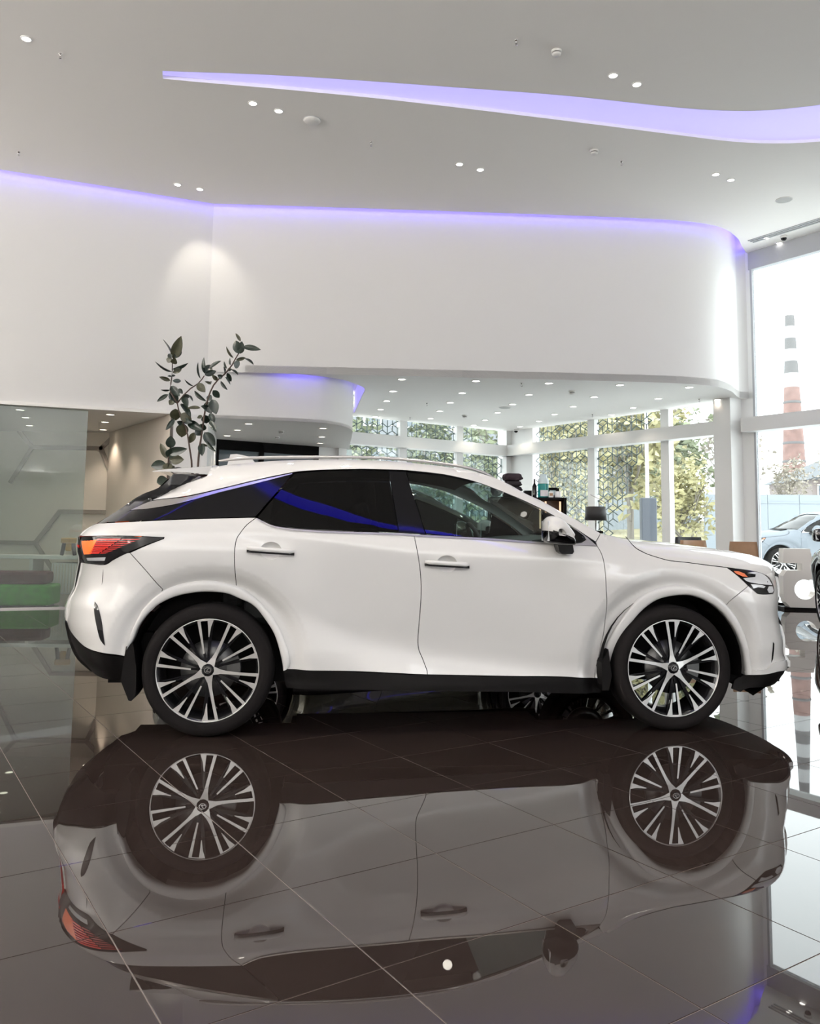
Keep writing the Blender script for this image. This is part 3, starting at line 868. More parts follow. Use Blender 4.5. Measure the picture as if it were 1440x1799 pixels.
PANELS = {
'front_door': [(1.21,1.194),(1.399,1.182),(1.65,1.168),(2.026,1.149),(2.194,1.141),(2.374,1.135),(2.393,1.09),(2.404,1.006),(2.409,0.87),(2.422,0.731),(2.42,0.611),(2.399,0.482),(2.373,0.307),(2.16,0.325),(1.835,0.331),(1.303,0.347),(1.302,0.368),(1.277,0.436),(1.251,0.5),(1.246,0.569),(1.251,0.674),(1.257,0.83),(1.25,0.955),(1.23,1.079)],
'rear_door': [(0.251,1.281),(0.338,1.237),(0.42,1.221),(0.594,1.206),(0.836,1.201),(1.116,1.194),(1.21,1.194),(1.23,1.079),(1.25,0.955),(1.257,0.83),(1.251,0.674),(1.246,0.569),(1.251,0.5),(1.277,0.436),(1.302,0.368),(1.303,0.347),(1.196,0.353),(0.784,0.375),(0.436,0.385),(0.431,0.422),(0.41,0.505),(0.377,0.594),(0.324,0.674),(0.251,0.758),(0.154,0.804),(0.147,0.874),(0.141,0.967),(0.136,1.068),(0.142,1.148),(0.16,1.183),(0.197,1.235)],
'front_fender': [(2.373,0.307),(2.399,0.482),(2.42,0.611),(2.422,0.731),(2.409,0.87),(2.404,1.006),(2.393,1.09),(2.374,1.135),(2.371,1.16),(2.417,1.216),(2.446,1.209),(2.499,1.199),(2.57,1.187),(2.63,1.178),(2.635,1.148),(2.651,1.12),(2.702,1.09),(2.788,1.062),(2.847,1.048),(2.966,1.037),(3.096,1.022),(3.237,1.007),(3.262,0.984),(3.296,0.95),(3.349,0.895),(3.229,0.81),(3.186,0.722),(3.097,0.787),(2.992,0.828),(2.909,0.833),(2.796,0.816),(2.725,0.787),(2.635,0.71),(2.557,0.601),(2.511,0.507),(2.477,0.416),(2.456,0.354),(2.441,0.306)],
'quarter_panel': [(-0.745,1.234),(-0.671,1.236),(-0.383,1.252),(-0.104,1.268),(0.207,1.281),(0.251,1.281),(0.197,1.235),(0.16,1.183),(0.142,1.148),(0.136,1.068),(0.141,0.967),(0.147,0.874),(0.154,0.804),(0.092,0.828),(-0.008,0.837),(-0.087,0.833),(-0.166,0.819),(-0.23,0.799),(-0.311,0.755),(-0.277,0.853),(-0.372,0.963),(-0.47,1.064),(-0.383,1.105),(-0.279,1.149),(-0.277,1.156),(-0.492,1.161),(-0.691,1.157),(-0.874,1.15),(-0.856,1.177),(-0.833,1.197),(-0.799,1.217)],
'rear_bumper': [(-0.47,1.064),(-0.372,0.963),(-0.277,0.853),(-0.311,0.755),(-0.368,0.694),(-0.407,0.629),(-0.433,0.555),(-0.466,0.499),(-0.475,0.466),(-0.548,0.481),(-0.625,0.49),(-0.721,0.507),(-0.801,0.539),(-0.895,0.583),(-0.938,0.628),(-0.94,0.66),(-0.936,0.722),(-0.922,0.763),(-0.892,0.823),(-0.871,0.923),(-0.862,0.987),(-0.822,0.988),(-0.715,0.988),(-0.623,0.991),(-0.572,1.02),(-0.486,1.063)],
'rear_valance': [(-0.944,0.625),(-0.896,0.579),(-0.801,0.535),(-0.721,0.503),(-0.625,0.487),(-0.475,0.462),(-0.445,0.46),(-0.446,0.332),(-0.503,0.321),(-0.775,0.31),(-0.857,0.383),(-0.907,0.476),(-0.942,0.6)],
'front_bumper': [(3.229,0.81),(3.349,0.895),(3.383,0.868),(3.419,0.845),(3.563,0.84),(3.585,0.859),(3.581,0.892),(3.563,0.935),(3.527,0.963),(3.639,0.969),(3.815,0.931),(3.828,0.864),(3.825,0.794),(3.737,0.69),(3.837,0.591),(3.855,0.51),(3.854,0.398),(3.878,0.367),(3.877,0.313),(3.607,0.345),(3.483,0.336),(3.41,0.332),(3.358,0.327),(3.343,0.42),(3.318,0.512),(3.271,0.613),(3.186,0.722)],
'front_valance': [(3.352,0.324),(3.483,0.334),(3.607,0.342),(3.877,0.309),(3.809,0.262),(3.53,0.245),(3.379,0.246),(3.326,0.216),(3.271,0.237),(3.292,0.292)],
'rocker_panel': [(0.437,0.384),(0.784,0.373),(1.196,0.351),(1.835,0.329),(2.16,0.323),(2.441,0.303),(2.42,0.213),(1.829,0.236),(1.299,0.251),(0.769,0.265),(0.46,0.271),(0.445,0.321)],
'roof_side': [(-0.391,1.379),(-0.193,1.403),(0.018,1.455),(0.238,1.516),(0.467,1.572),(0.584,1.586),(0.713,1.595),(0.91,1.604),(1.131,1.604),(1.206,1.601),(1.41,1.583),(1.54,1.559),(1.65,1.531),(1.867,1.448),(2.044,1.366),(2.215,1.266),(2.316,1.197),(2.369,1.16),(2.417,1.217),(2.337,1.264),(2.236,1.321),(2.067,1.422),(1.957,1.473),(1.86,1.538),(1.806,1.566),(1.713,1.596),(1.602,1.626),(1.376,1.655),(1.146,1.673),(0.843,1.68),(0.618,1.674),(0.396,1.664),(0.176,1.644),(-0.068,1.605),(-0.079,1.54),(-0.312,1.449)],
'quarter_trim': [(-0.521,1.319),(-0.391,1.374),(-0.192,1.398),(0.019,1.45),(0.238,1.511),(0.453,1.565),(0.453,1.559),(0.265,1.503),(0.022,1.434),(-0.217,1.361),(-0.402,1.327)],
'quarter_glass': [(0.455,1.558),(0.265,1.502),(0.022,1.432),(-0.217,1.36),(-0.402,1.325),(-0.519,1.316),(-0.665,1.241),(-0.383,1.255),(-0.104,1.271),(0.207,1.283),(0.244,1.285)],
'tail_trim': [(-0.308,1.552),(-0.211,1.553),(-0.085,1.53),(-0.311,1.448),(-0.392,1.377),(-0.52,1.319),(-0.674,1.239),(-0.748,1.236),(-0.639,1.317),(-0.501,1.416),(-0.385,1.468),(-0.331,1.516)],
'rear_door_glass': [(0.471,1.565),(0.584,1.579),(0.735,1.589),(0.91,1.596),(1.064,1.595),(1.116,1.203),(0.836,1.208),(0.594,1.215),(0.42,1.228),(0.338,1.244),(0.257,1.284)],
'centre_pillar': [(1.068,1.595),(1.177,1.592),(1.282,1.195),(1.212,1.198),(1.12,1.202)],
'front_door_glass': [(1.185,1.589),(1.409,1.573),(1.539,1.549),(1.649,1.521),(1.865,1.439),(2.042,1.356),(2.038,1.161),(1.831,1.17),(1.561,1.182),(1.288,1.194)],
'mirror_triangle': [(2.049,1.353),(2.214,1.258),(2.285,1.195),(2.292,1.174),(2.264,1.159),(2.196,1.155),(2.046,1.16)],
'belt_trim': [(0.254,1.279),(0.338,1.239),(0.42,1.223),(0.594,1.21),(0.836,1.203),(1.116,1.198),(1.293,1.189),(1.65,1.176),(2.027,1.155),(2.214,1.148),(2.278,1.154),(2.307,1.174),(2.297,1.197),(2.225,1.254),(2.229,1.259),(2.314,1.19),(2.37,1.136),(2.194,1.139),(2.025,1.144),(1.649,1.165),(1.292,1.178),(1.116,1.187),(0.836,1.193),(0.594,1.199),(0.42,1.213),(0.338,1.23),(0.251,1.275)],
'headlight': [(3.236,1.007),(3.357,0.996),(3.441,0.984),(3.517,0.965),(3.559,0.935),(3.577,0.892),(3.581,0.859),(3.563,0.841),(3.419,0.847),(3.383,0.868),(3.349,0.895),(3.296,0.95),(3.262,0.984)],
'turn_signal': [(3.274,0.987),(3.308,0.985),(3.345,0.971),(3.36,0.949),(3.322,0.953),(3.283,0.971)],
'lamp_reflector': [(3.371,0.974),(3.444,0.979),(3.513,0.962),(3.547,0.928),(3.564,0.895),(3.46,0.904),(3.37,0.916),(3.341,0.925),(3.324,0.942),(3.357,0.945),(3.421,0.949),(3.436,0.965)],
'lamp_window': [(3.368,0.907),(3.458,0.899),(3.487,0.89),(3.469,0.88),(3.419,0.886),(3.385,0.879)],
'lamp_window2': [(3.522,0.889),(3.563,0.887),(3.572,0.86),(3.553,0.847),(3.514,0.848),(3.499,0.868)],
'taillight': [(-0.886,1.148),(-0.69,1.155),(-0.492,1.159),(-0.279,1.156),(-0.284,1.149),(-0.383,1.11),(-0.486,1.064),(-0.572,1.021),(-0.623,0.993),(-0.716,0.989),(-0.822,0.991),(-0.87,1.015),(-0.884,1.051)],
'tail_glow': [(-0.841,1.138),(-0.683,1.145),(-0.705,1.102),(-0.736,1.049),(-0.809,1.041),(-0.824,1.083)],
'tail_bar0': [(-0.682,1.142),(-0.527,1.145),(-0.534,1.138),(-0.688,1.135)],
'tail_dim0': [(-0.52,1.144),(-0.409,1.145),(-0.428,1.14),(-0.527,1.138)],
'tail_bar1': [(-0.689,1.13),(-0.545,1.133),(-0.551,1.127),(-0.695,1.123)],
'tail_dim1': [(-0.538,1.133),(-0.435,1.133),(-0.454,1.128),(-0.544,1.127)],
'tail_bar2': [(-0.696,1.118),(-0.563,1.121),(-0.569,1.115),(-0.702,1.112)],
'tail_dim2': [(-0.555,1.121),(-0.46,1.122),(-0.48,1.116),(-0.562,1.115)],
'tail_bar3': [(-0.704,1.107),(-0.581,1.11),(-0.588,1.103),(-0.71,1.1)],
'tail_dim3': [(-0.574,1.11),(-0.487,1.11),(-0.507,1.105),(-0.58,1.103)],
'tail_bar4': [(-0.712,1.095),(-0.6,1.098),(-0.607,1.091),(-0.719,1.088)],
'tail_dim4': [(-0.592,1.098),(-0.513,1.098),(-0.534,1.093),(-0.599,1.092)],
'tail_bar5': [(-0.721,1.083),(-0.619,1.086),(-0.627,1.08),(-0.729,1.076)],
'tail_dim5': [(-0.612,1.086),(-0.54,1.087),(-0.562,1.081),(-0.619,1.08)],
'tail_bar6': [(-0.731,1.071),(-0.64,1.074),(-0.648,1.067),(-0.739,1.064)],
'tail_dim6': [(-0.632,1.074),(-0.569,1.075),(-0.591,1.069),(-0.64,1.068)],
'tail_bar7': [(-0.742,1.058),(-0.661,1.062),(-0.67,1.055),(-0.75,1.051)],
'tail_dim7': [(-0.653,1.062),(-0.598,1.063),(-0.621,1.057),(-0.661,1.055)],
'tail_reverse': [(-0.785,1.022),(-0.621,1.034),(-0.629,1.013),(-0.775,1.005)],
'bumper_slot': [(-0.671,0.775),(-0.648,0.755),(-0.624,0.705),(-0.606,0.65),(-0.595,0.597),(-0.582,0.53),(-0.595,0.541),(-0.613,0.562),(-0.637,0.626),(-0.664,0.708),(-0.673,0.756)],
'arch_outer_rear': [(0.457,0.384),(0.478,0.404),(0.471,0.471),(0.454,0.524),(0.406,0.633),(0.332,0.734),(0.249,0.814),(0.15,0.874),(-0.0,0.904),(-0.099,0.9),(-0.193,0.879),(-0.283,0.839),(-0.357,0.773),(-0.406,0.701),(-0.44,0.613)],
'arch_inner_rear': [(0.437,0.378),(0.436,0.385),(0.431,0.422),(0.41,0.505),(0.377,0.594),(0.324,0.674),(0.251,0.758),(0.154,0.804),(0.092,0.828),(-0.008,0.837),(-0.087,0.833),(-0.166,0.819),(-0.23,0.799),(-0.311,0.755),(-0.368,0.694),(-0.407,0.629),(-0.433,0.555),(-0.466,0.499)],
'arch_outer_front': [(2.381,0.31),(2.396,0.376),(2.43,0.511),(2.483,0.618),(2.552,0.722),(2.63,0.812),(2.72,0.866),(2.813,0.89),(2.901,0.895),(3.001,0.887),(3.092,0.854),(3.178,0.801),(3.263,0.712),(3.325,0.611),(3.367,0.495),(3.388,0.404),(3.397,0.335)],
'arch_inner_front': [(2.441,0.306),(2.456,0.354),(2.477,0.416),(2.511,0.507),(2.557,0.601),(2.635,0.71),(2.725,0.787),(2.796,0.816),(2.909,0.833),(2.992,0.828),(3.097,0.787),(3.186,0.722),(3.271,0.613),(3.318,0.512),(3.343,0.42),(3.358,0.328)],
'bumper_lip': [(3.355,0.35),(3.426,0.364),(3.48,0.369),(3.521,0.395),(3.571,0.407),(3.715,0.396),(3.878,0.36),(3.877,0.317),(3.607,0.345),(3.483,0.336),(3.41,0.332),(3.358,0.327)],
'corner_slit': [(3.539,0.536),(3.551,0.524),(3.542,0.426),(3.528,0.406)],
'bonnet_seam': [(2.629,1.194),(2.63,1.178),(2.635,1.148),(2.651,1.12),(2.702,1.09),(2.788,1.062),(2.847,1.048),(2.966,1.037),(3.096,1.022),(3.237,1.007),(3.293,1.0)],
}


# ================================================================== THE CAR
def smooth_outline(pts, step=.03, corner=32):
    P = [np.array(p) for p in pts]
    n = len(P)
    cor = []
    for i in range(n):
        a = P[i] - P[i - 1]; b = P[(i + 1) % n] - P[i]
        la, lb = np.linalg.norm(a), np.linalg.norm(b)
        if la < 1e-6 or lb < 1e-6: continue
        c = np.degrees(np.arccos(np.clip(a @ b / la / lb, -1, 1)))
        if c > corner: cor.append(i)
    if len(cor) < 2:
        return catmull(pts, step, True)
    out = []
    for k in range(len(cor)):
        i, j = cor[k], cor[(k + 1) % len(cor)]
        idx = [i]
        while idx[-1] != j: idx.append((idx[-1] + 1) % n)
        seg = catmull([P[q] for q in idx], step)
        out += seg[:-1]
    return out
def inset(poly, d):
    n = len(poly)
    A = sum(poly[i][0] * poly[(i + 1) % n][1] - poly[(i + 1) % n][0] * poly[i][1] for i in range(n))
    sg = 1 if A > 0 else -1
    out = []
    for i in range(n):
        a = np.array(poly[i]) - np.array(poly[i - 1]); b = np.array(poly[(i + 1) % n]) - np.array(poly[i])
        a = a / max(np.linalg.norm(a), 1e-9); b = b / max(np.linalg.norm(b), 1e-9)
        na = np.array((-a[1], a[0])) * sg; nb = np.array((-b[1], b[0])) * sg
        m = na + nb
        m = m / max(np.linalg.norm(m), .4)
        q = np.array(poly[i]) + m * d / max(.5, float(m @ na))
        out.append((float(q[0]), float(q[1])))
    return out
def panel(name, poly, m, parent, side=1, grid=.035, off=0.0, depth=.016, gap=.0022, smoothit=True, offfn=None, corner=32, holes=()):
    """a sheet following the body surface inside the outline `poly` (u, z); side +1 is the right-hand flank"""
    o2 = smooth_outline(poly, grid * .9, corner) if smoothit else [tuple(p) for p in poly]
    if gap: o2 = inset(o2, gap)
    # drop doubles
    q = [o2[0]]
    for p in o2[1:]:
        if math.dist(p, q[-1]) > .002: q.append(p)
    if math.dist(q[0], q[-1]) < .002: q.pop()
    o2 = q
    A = np.array(o2); n = len(o2)
    lo, hi = A.min(0), A.max(0)
    gx = np.arange(lo[0] + grid * .5, hi[0], grid); gz = np.arange(lo[1] + grid * .5, hi[1], grid)
    pts = []
    if len(gx) and len(gz):
        X, Z = np.meshgrid(gx, gz); X = X.ravel(); Z = Z.ravel()
        inside = np.zeros(len(X), bool)
        dmin = np.full(len(X), 9.)
        for i in range(n):
            x1, z1 = A[i]; x2, z2 = A[(i + 1) % n]
            c = ((z1 > Z) != (z2 > Z)) & (X < (x2 - x1) * (Z - z1) / ((z2 - z1) if z2 != z1 else 1e-12) + x1)
            inside ^= c
            L2 = max((x2 - x1) ** 2 + (z2 - z1) ** 2, 1e-12)
            t = np.clip(((X - x1) * (x2 - x1) + (Z - z1) * (z2 - z1)) / L2, 0, 1)
            dmin = np.minimum(dmin, np.hypot(X - x1 - t * (x2 - x1), Z - z1 - t * (z2 - z1)))
        k = inside & (dmin > grid * .45)
        pts = list(zip(X[k], Z[k]))
    vin = [Vector(map(float, p)) for p in o2] + [Vector(map(float, p)) for p in pts]
    hedge = []
    for hp in holes:
        b0 = len(vin)
        vin = [v for i, v in enumerate(vin) if i < n or not (min(p[0] for p in hp) - .006 < v[0] < max(p[0] for p in hp) + .006 and min(p[1] for p in hp) - .006 < v[1] < max(p[1] for p in hp) + .006)] if not hedge else vin
        b0 = len(vin)
        vin += [Vector(map(float, p)) for p in hp]
        hedge += [(b0 + i, b0 + (i + 1) % len(hp)) for i in range(len(hp))]
    res = delaunay_2d_cdt(vin, hedge, [list(range(n))], 1, 1e-5)
    V2, F = res[0], res[2]
    for hp in holes:
        cxh = sum(p[0] for p in hp) / len(hp); czh = sum(p[1] for p in hp) / len(hp)
        ax = max(p[0] for p in hp) - cxh; az = max(p[1] for p in hp) - czh
        F = [f for f in F if (sum(V2[i][0] for i in f) / len(f) - cxh) ** 2 / ax ** 2 + (sum(V2[i][1] for i in f) / len(f) - czh) ** 2 / az ** 2 > .985]
    U = np.array([v[0] for v in V2]); Z = np.array([v[1] for v in V2])
    fo = offfn if offfn else (lambda u, z: off)
    Sx = lambda u, z: S(u, z) + fo(u, z)
    v = Sx(U, Z); e = .004
    su = (Sx(U + e, Z) - Sx(U - e, Z)) / (2 * e); sz = (Sx(U, Z + e) - Sx(U, Z - e)) / (2 * e)
    su = np.clip(su, -6, 6); sz = np.clip(sz, -6, 6)
    nr = np.stack([-su, -np.ones_like(su), -sz], 1); nr /= np.linalg.norm(nr, axis=1)[:, None]
    verts = [(U[i], -side * v[i], Z[i]) for i in range(len(U))]
    norms = [(nr[i][0], side * nr[i][1], nr[i][2]) for i in range(len(U))]
    faces = []
    for f in F:
        a = [V2[i] for i in f]
        ar = sum(a[i][0] * a[(i + 1) % len(a)][1] - a[(i + 1) % len(a)][0] * a[i][1] for i in range(len(a)))
        if abs(ar) < 1e-9: continue
        ccw = ar > 0
        faces.append(tuple(f) if ccw == (side > 0) else tuple(reversed(f)))
    # edge return
    nb = len(verts)
    for (x, z) in o2:
        vv = float(Sx(np.array([x]), np.array([z]))[0])
        verts.append((x, -side * vv, z)); verts.append((x, -side * (vv - depth), z))
        norms.append((0, -side, 0)); norms.append((0, -side, 0))
    Ar = sum(o2[i][0] * o2[(i + 1) % n][1] - o2[(i + 1) % n][0] * o2[i][1] for i in range(n))
    for i in range(n):
        j = (i + 1) % n
        q = (nb + 2 * i, nb + 2 * i + 1, nb + 2 * j + 1, nb + 2 * j)
        faces.append(q if (Ar > 0) == (side > 0) else tuple(reversed(q)))
        a, b = np.array(o2[i]), np.array(o2[j])
        t = (b - a) / max(np.linalg.norm(b - a), 1e-9) * (1 if Ar > 0 else -1)
        nn = (t[1], 0, -t[0])
        for k in (0, 1): norms[nb + 2 * i + k] = nn
    return obj(name, verts, faces, m, parent, smooth=True, normals=norms)
def mirror_poly(poly): return poly
HUB = .384
def wheel_meshes():
    W = {}
    mb = MB().lathe([(.298, .915 - .93), (.303, -.004), (.318, -.001), (.340, .002), (.358, -.003), (.372, -.016), (.381, -.038), (.384, -.065), (.384, -.18), (.378, -.215), (.35, -.236), (.30, -.236)], 72)
    # tread grooves
    W['tyre'] = mb
    mb = MB().lathe([(.2985, -.013), (.2985, -.018), (.290, -.022), (.280, -.035), (.272, -.06), (.262, -.12), (.262, -.21), (.29, -.232)], 72)
    W['rim'] = mb
    mb = MB().lathe([(.2985, -.012), (.2955, -.0105), (.293, -.012), (.293, -.020)], 96)
    W['rim_lip'] = mb
    def face_poly(mb, poly, depth_in, v_out, m=0, ms=1):
        # poly in polar (angle deg clockwise from up, r); v_out(r) height of outer face
        P = [(r * math.sin(R(a)), r * math.cos(R(a)), v_out(r)) for a, r in poly]
        n = len(P)
        V = P + [(x, z, v - depth_in) for x, z, v in P]
        tr = tessellate_polygon([[Vector((p[0], p[1], 0)) for p in P]])
        mb.add(V, [tuple(t) for t in tr], m)
        mb.add(V, [(i, (i + 1) % n, (i + 1) % n + n, i + n) for i in range(n)] , ms)
        mb.add(V, [tuple(i + n for i in reversed(t)) for t in tr], ms)
    vo = lambda r: -.018 - .012 * max(0, 1 - r / .293) ** 1.2 + .012 * max(0, (.09 - r) / .09)
    vi = lambda r: vo(r) - .016
    def bar_poly(a0, r0, w0, a1, r1, w1):
        d = lambda w, r: math.degrees(w / 2 / r)
        return [(a0 - d(w0, r0), r0), (a1 - d(w1, r1), r1), (a1, r1 * 1.003), (a1 + d(w1, r1), r1), (a0 + d(w0, r0), r0)]
    RR = .2925
    for kind in ('main', 'minor'):
        mb = MB()
        if kind == 'main':
            d = lambda w, r: math.degrees(w / 2 / r)
            face_poly(mb, [(2 - 40, .040), (2 - d(.026, .075), .075), (2.2 - d(.019, .11), .11), (1.0 - d(.0165, .19), .19), (-d(.0185, RR), RR), (0, RR * 1.002), (d(.0185, RR), RR), (1.0 + d(.0165, .19), .19), (2.2 + d(.019, .11), .11), (2 + d(.026, .075), .075), (2 + 40, .040)], .022, vo)
        else:
            face_poly(mb, bar_poly(-3.0, .098, .009, 0, RR, .0185), .02, vo)
            face_poly(mb, bar_poly(-3.0, .05, .013, -3.0, .10, .012), .012, lambda r: vo(r) - .012, 1)
        # wedge, outer band, dark strut
        face_poly(mb, [(9.9, RR), (10.6, .25), (11.4, .192), (12.6, .190), (14.6, .25), (17.0, RR), (13.5, RR * 1.003)], .018, vo)
        face_poly(mb, [(-1.6, RR - .007), (-1.6, RR), (4, RR * 1.002), (10, RR), (10, RR - .007), (4, RR - .006)], .012, vo)
        face_poly(mb, bar_poly(11.0, .055, .014, 12.3, .20, .012), .018, lambda r: vo(r) - .012, 1)
        face_poly(mb, bar_poly(15.0, .10, .004, 16.6, RR - .004, .010), .022, lambda r: vo(r) - .010, 1)
        W['spoke_' + kind] = mb
    W['hub_cap'] = MB().lathe([(.0001, -.012), (.022, -.012), (.030, -.015), (.031, -.020), (.055, -.028), (.06, -.05)], 40)
    mb = MB()
    ring = [(.0205 * math.cos(t) , .0165 * math.sin(t)) for t in np.linspace(0, 2 * math.pi, 33)]
    for i in range(32):
        a, b = ring[i], ring[i + 1]
        P = [(a[0], a[1]), (b[0], b[1]), (b[0] * .86, b[1] * .86), (a[0] * .86, a[1] * .86)]
        mb.add([(p[0], p[1], -.0095) for p in P] + [(p[0], p[1], -.0125) for p in P], [(0, 1, 2, 3), (0, 4, 5, 1), (2, 6, 7, 3)])
    mb.prism([(.004, .0125), (.008, .0125), (-.004, -.004), (.012, -.004), (.013, -.0072), (-.0105, -.0072)], -.0125, -.0095, 0, None, None, 'z')
    W['emblem'] = mb
    mb = MB()
    for k in range(5):
        a = R(72 * k + 36 + 24)
        mb.lathe([(.0105, -.030), (.0105, -.052), (.0001, -.052)], 12, 0, False, Matrix.Translation((.060 * math.sin(a), .060 * math.cos(a), -.003)))
    W['lug_nuts'] = mb
    mb = MB().lathe([(.07, -.075), (.165, -.075), (.165, -.105), (.07, -.105), (.07, -.06), (.0001, -.06)], 48)
    W['brake_disc'] = mb
    mb = MB()
    pts = []
    for t in np.linspace(R(65), R(115), 9): pts.append((.185 * math.sin(t), .185 * math.cos(t)))
    for t in np.linspace(R(115), R(65), 9): pts.append((.105 * math.sin(t), .105 * math.cos(t)))
    mb.prism(pts, -.115, -.055, 0, None, None, 'z')
    W['caliper'] = mb
    return W
# wheel space (x forward, y up, z outward) -> object space (x, -z, y)
def wheel_space(mb):
    mb.v = [(x, -z, y) for (x, y, z) in mb.v]
    return mb
WHEEL_PROTO = {}
def make_wheel(parent, u, v, side, phase):
    if not WHEEL_PROTO:
        for k, mb in wheel_meshes().items(): WHEEL_PROTO[k] = wheel_space(mb)
    mats = {'tyre': [M_rubber], 'rim': [M_rimdark], 'rim_lip': [M_machined], 'spoke_main': [M_machined, M_black], 'spoke_minor': [M_machined, M_black],
            'hub_cap': [M_black], 'emblem': [M_emblem], 'lug_nuts': [M_rimdark], 'brake_disc': [M_disc], 'caliper': [M_disc]}
    def inst(k, name, par, rot=0.0):
        if isinstance(WHEEL_PROTO[k], MB):
            o = WHEEL_PROTO[k].build(name, mats[k], par, fix=True)
            WHEEL_PROTO[k] = o.data
        else:
            o = bpy.data.objects.new(name, WHEEL_PROTO[k]); link(o, par)
        o.rotation_euler = (0, rot, 0)
        return o
    w = inst('tyre', 'wheel', parent)
    w.location = (u, -v, HUB)
    if side < 0: w.rotation_euler = (0, 0, math.pi)
    inst('rim', 'rim', w); inst('rim_lip', 'rim_lip', w)
    for i in range(10):
        o = inst('spoke_main' if i % 2 == 0 else 'spoke_minor', 'spoke', w, R(phase + 36 * i))
    inst('hub_cap', 'hub_cap', w); inst('emblem', 'wheel_emblem', w)
    inst('lug_nuts', 'lug_nuts', w, R(phase - 24)); inst('brake_disc', 'brake_disc', w); inst('caliper', 'caliper', w)
    return w
def loft(name, rows, m, parent, smooth=True, flip=False):
    """rows: list of equal-length 3D polylines"""
    n = len(rows[0]); V = [p for r in rows for p in r]; F = []
    for i in range(len(rows) - 1):
        for k in range(n - 1):
            q = (i * n + k, i * n + k + 1, (i + 1) * n + k + 1, (i + 1) * n + k)
            F.append(tuple(reversed(q)) if flip else q)
    return obj(name, V, F, m, parent, smooth=smooth)
Sf = lambda u, z: float(S(np.array([u]), np.array([z]))[0])
def poly_pts(pl): return [(p[0], p[1]) for p in pl]

def resample(pts, n):
    P = np.array(catmull(pts, .02)); s = np.r_[0, np.cumsum(np.linalg.norm(np.diff(P, axis=0), axis=1))]
    t = np.linspace(0, s[-1], n)
    return np.stack([np.interp(t, s, P[:, 0]), np.interp(t, s, P[:, 1])], 1)
def arch_strip(outer, inner, m, parent, side):
    n = 61
    O, I = resample(outer, n), resample(inner, n)
    prof = [(0, -.002), (.03, .006), (.10, .0125), (.25, .0165), (.5, .0175), (.75, .0155), (.90, .0115), (.97, .005), (1.0, -.006), (1.0, -.06)]
    rows = []
    for (t, o) in prof:
        q = O + (I - O) * t
        # the lip lies on a smooth base: the flank without its recess
        v = S(q[:, 0], q[:, 1])
        base = S((O + (I - O) * .5)[:, 0], (O + (I - O) * .5)[:, 1])
        v = .5 * v + .5 * base
        rows.append([(q[k, 0], -side * (v[k] + o), q[k, 1]) for k in range(n)])
    ends = loft('wheel_arch_trim', rows, m, parent, True, flip=(side > 0))
    return ends
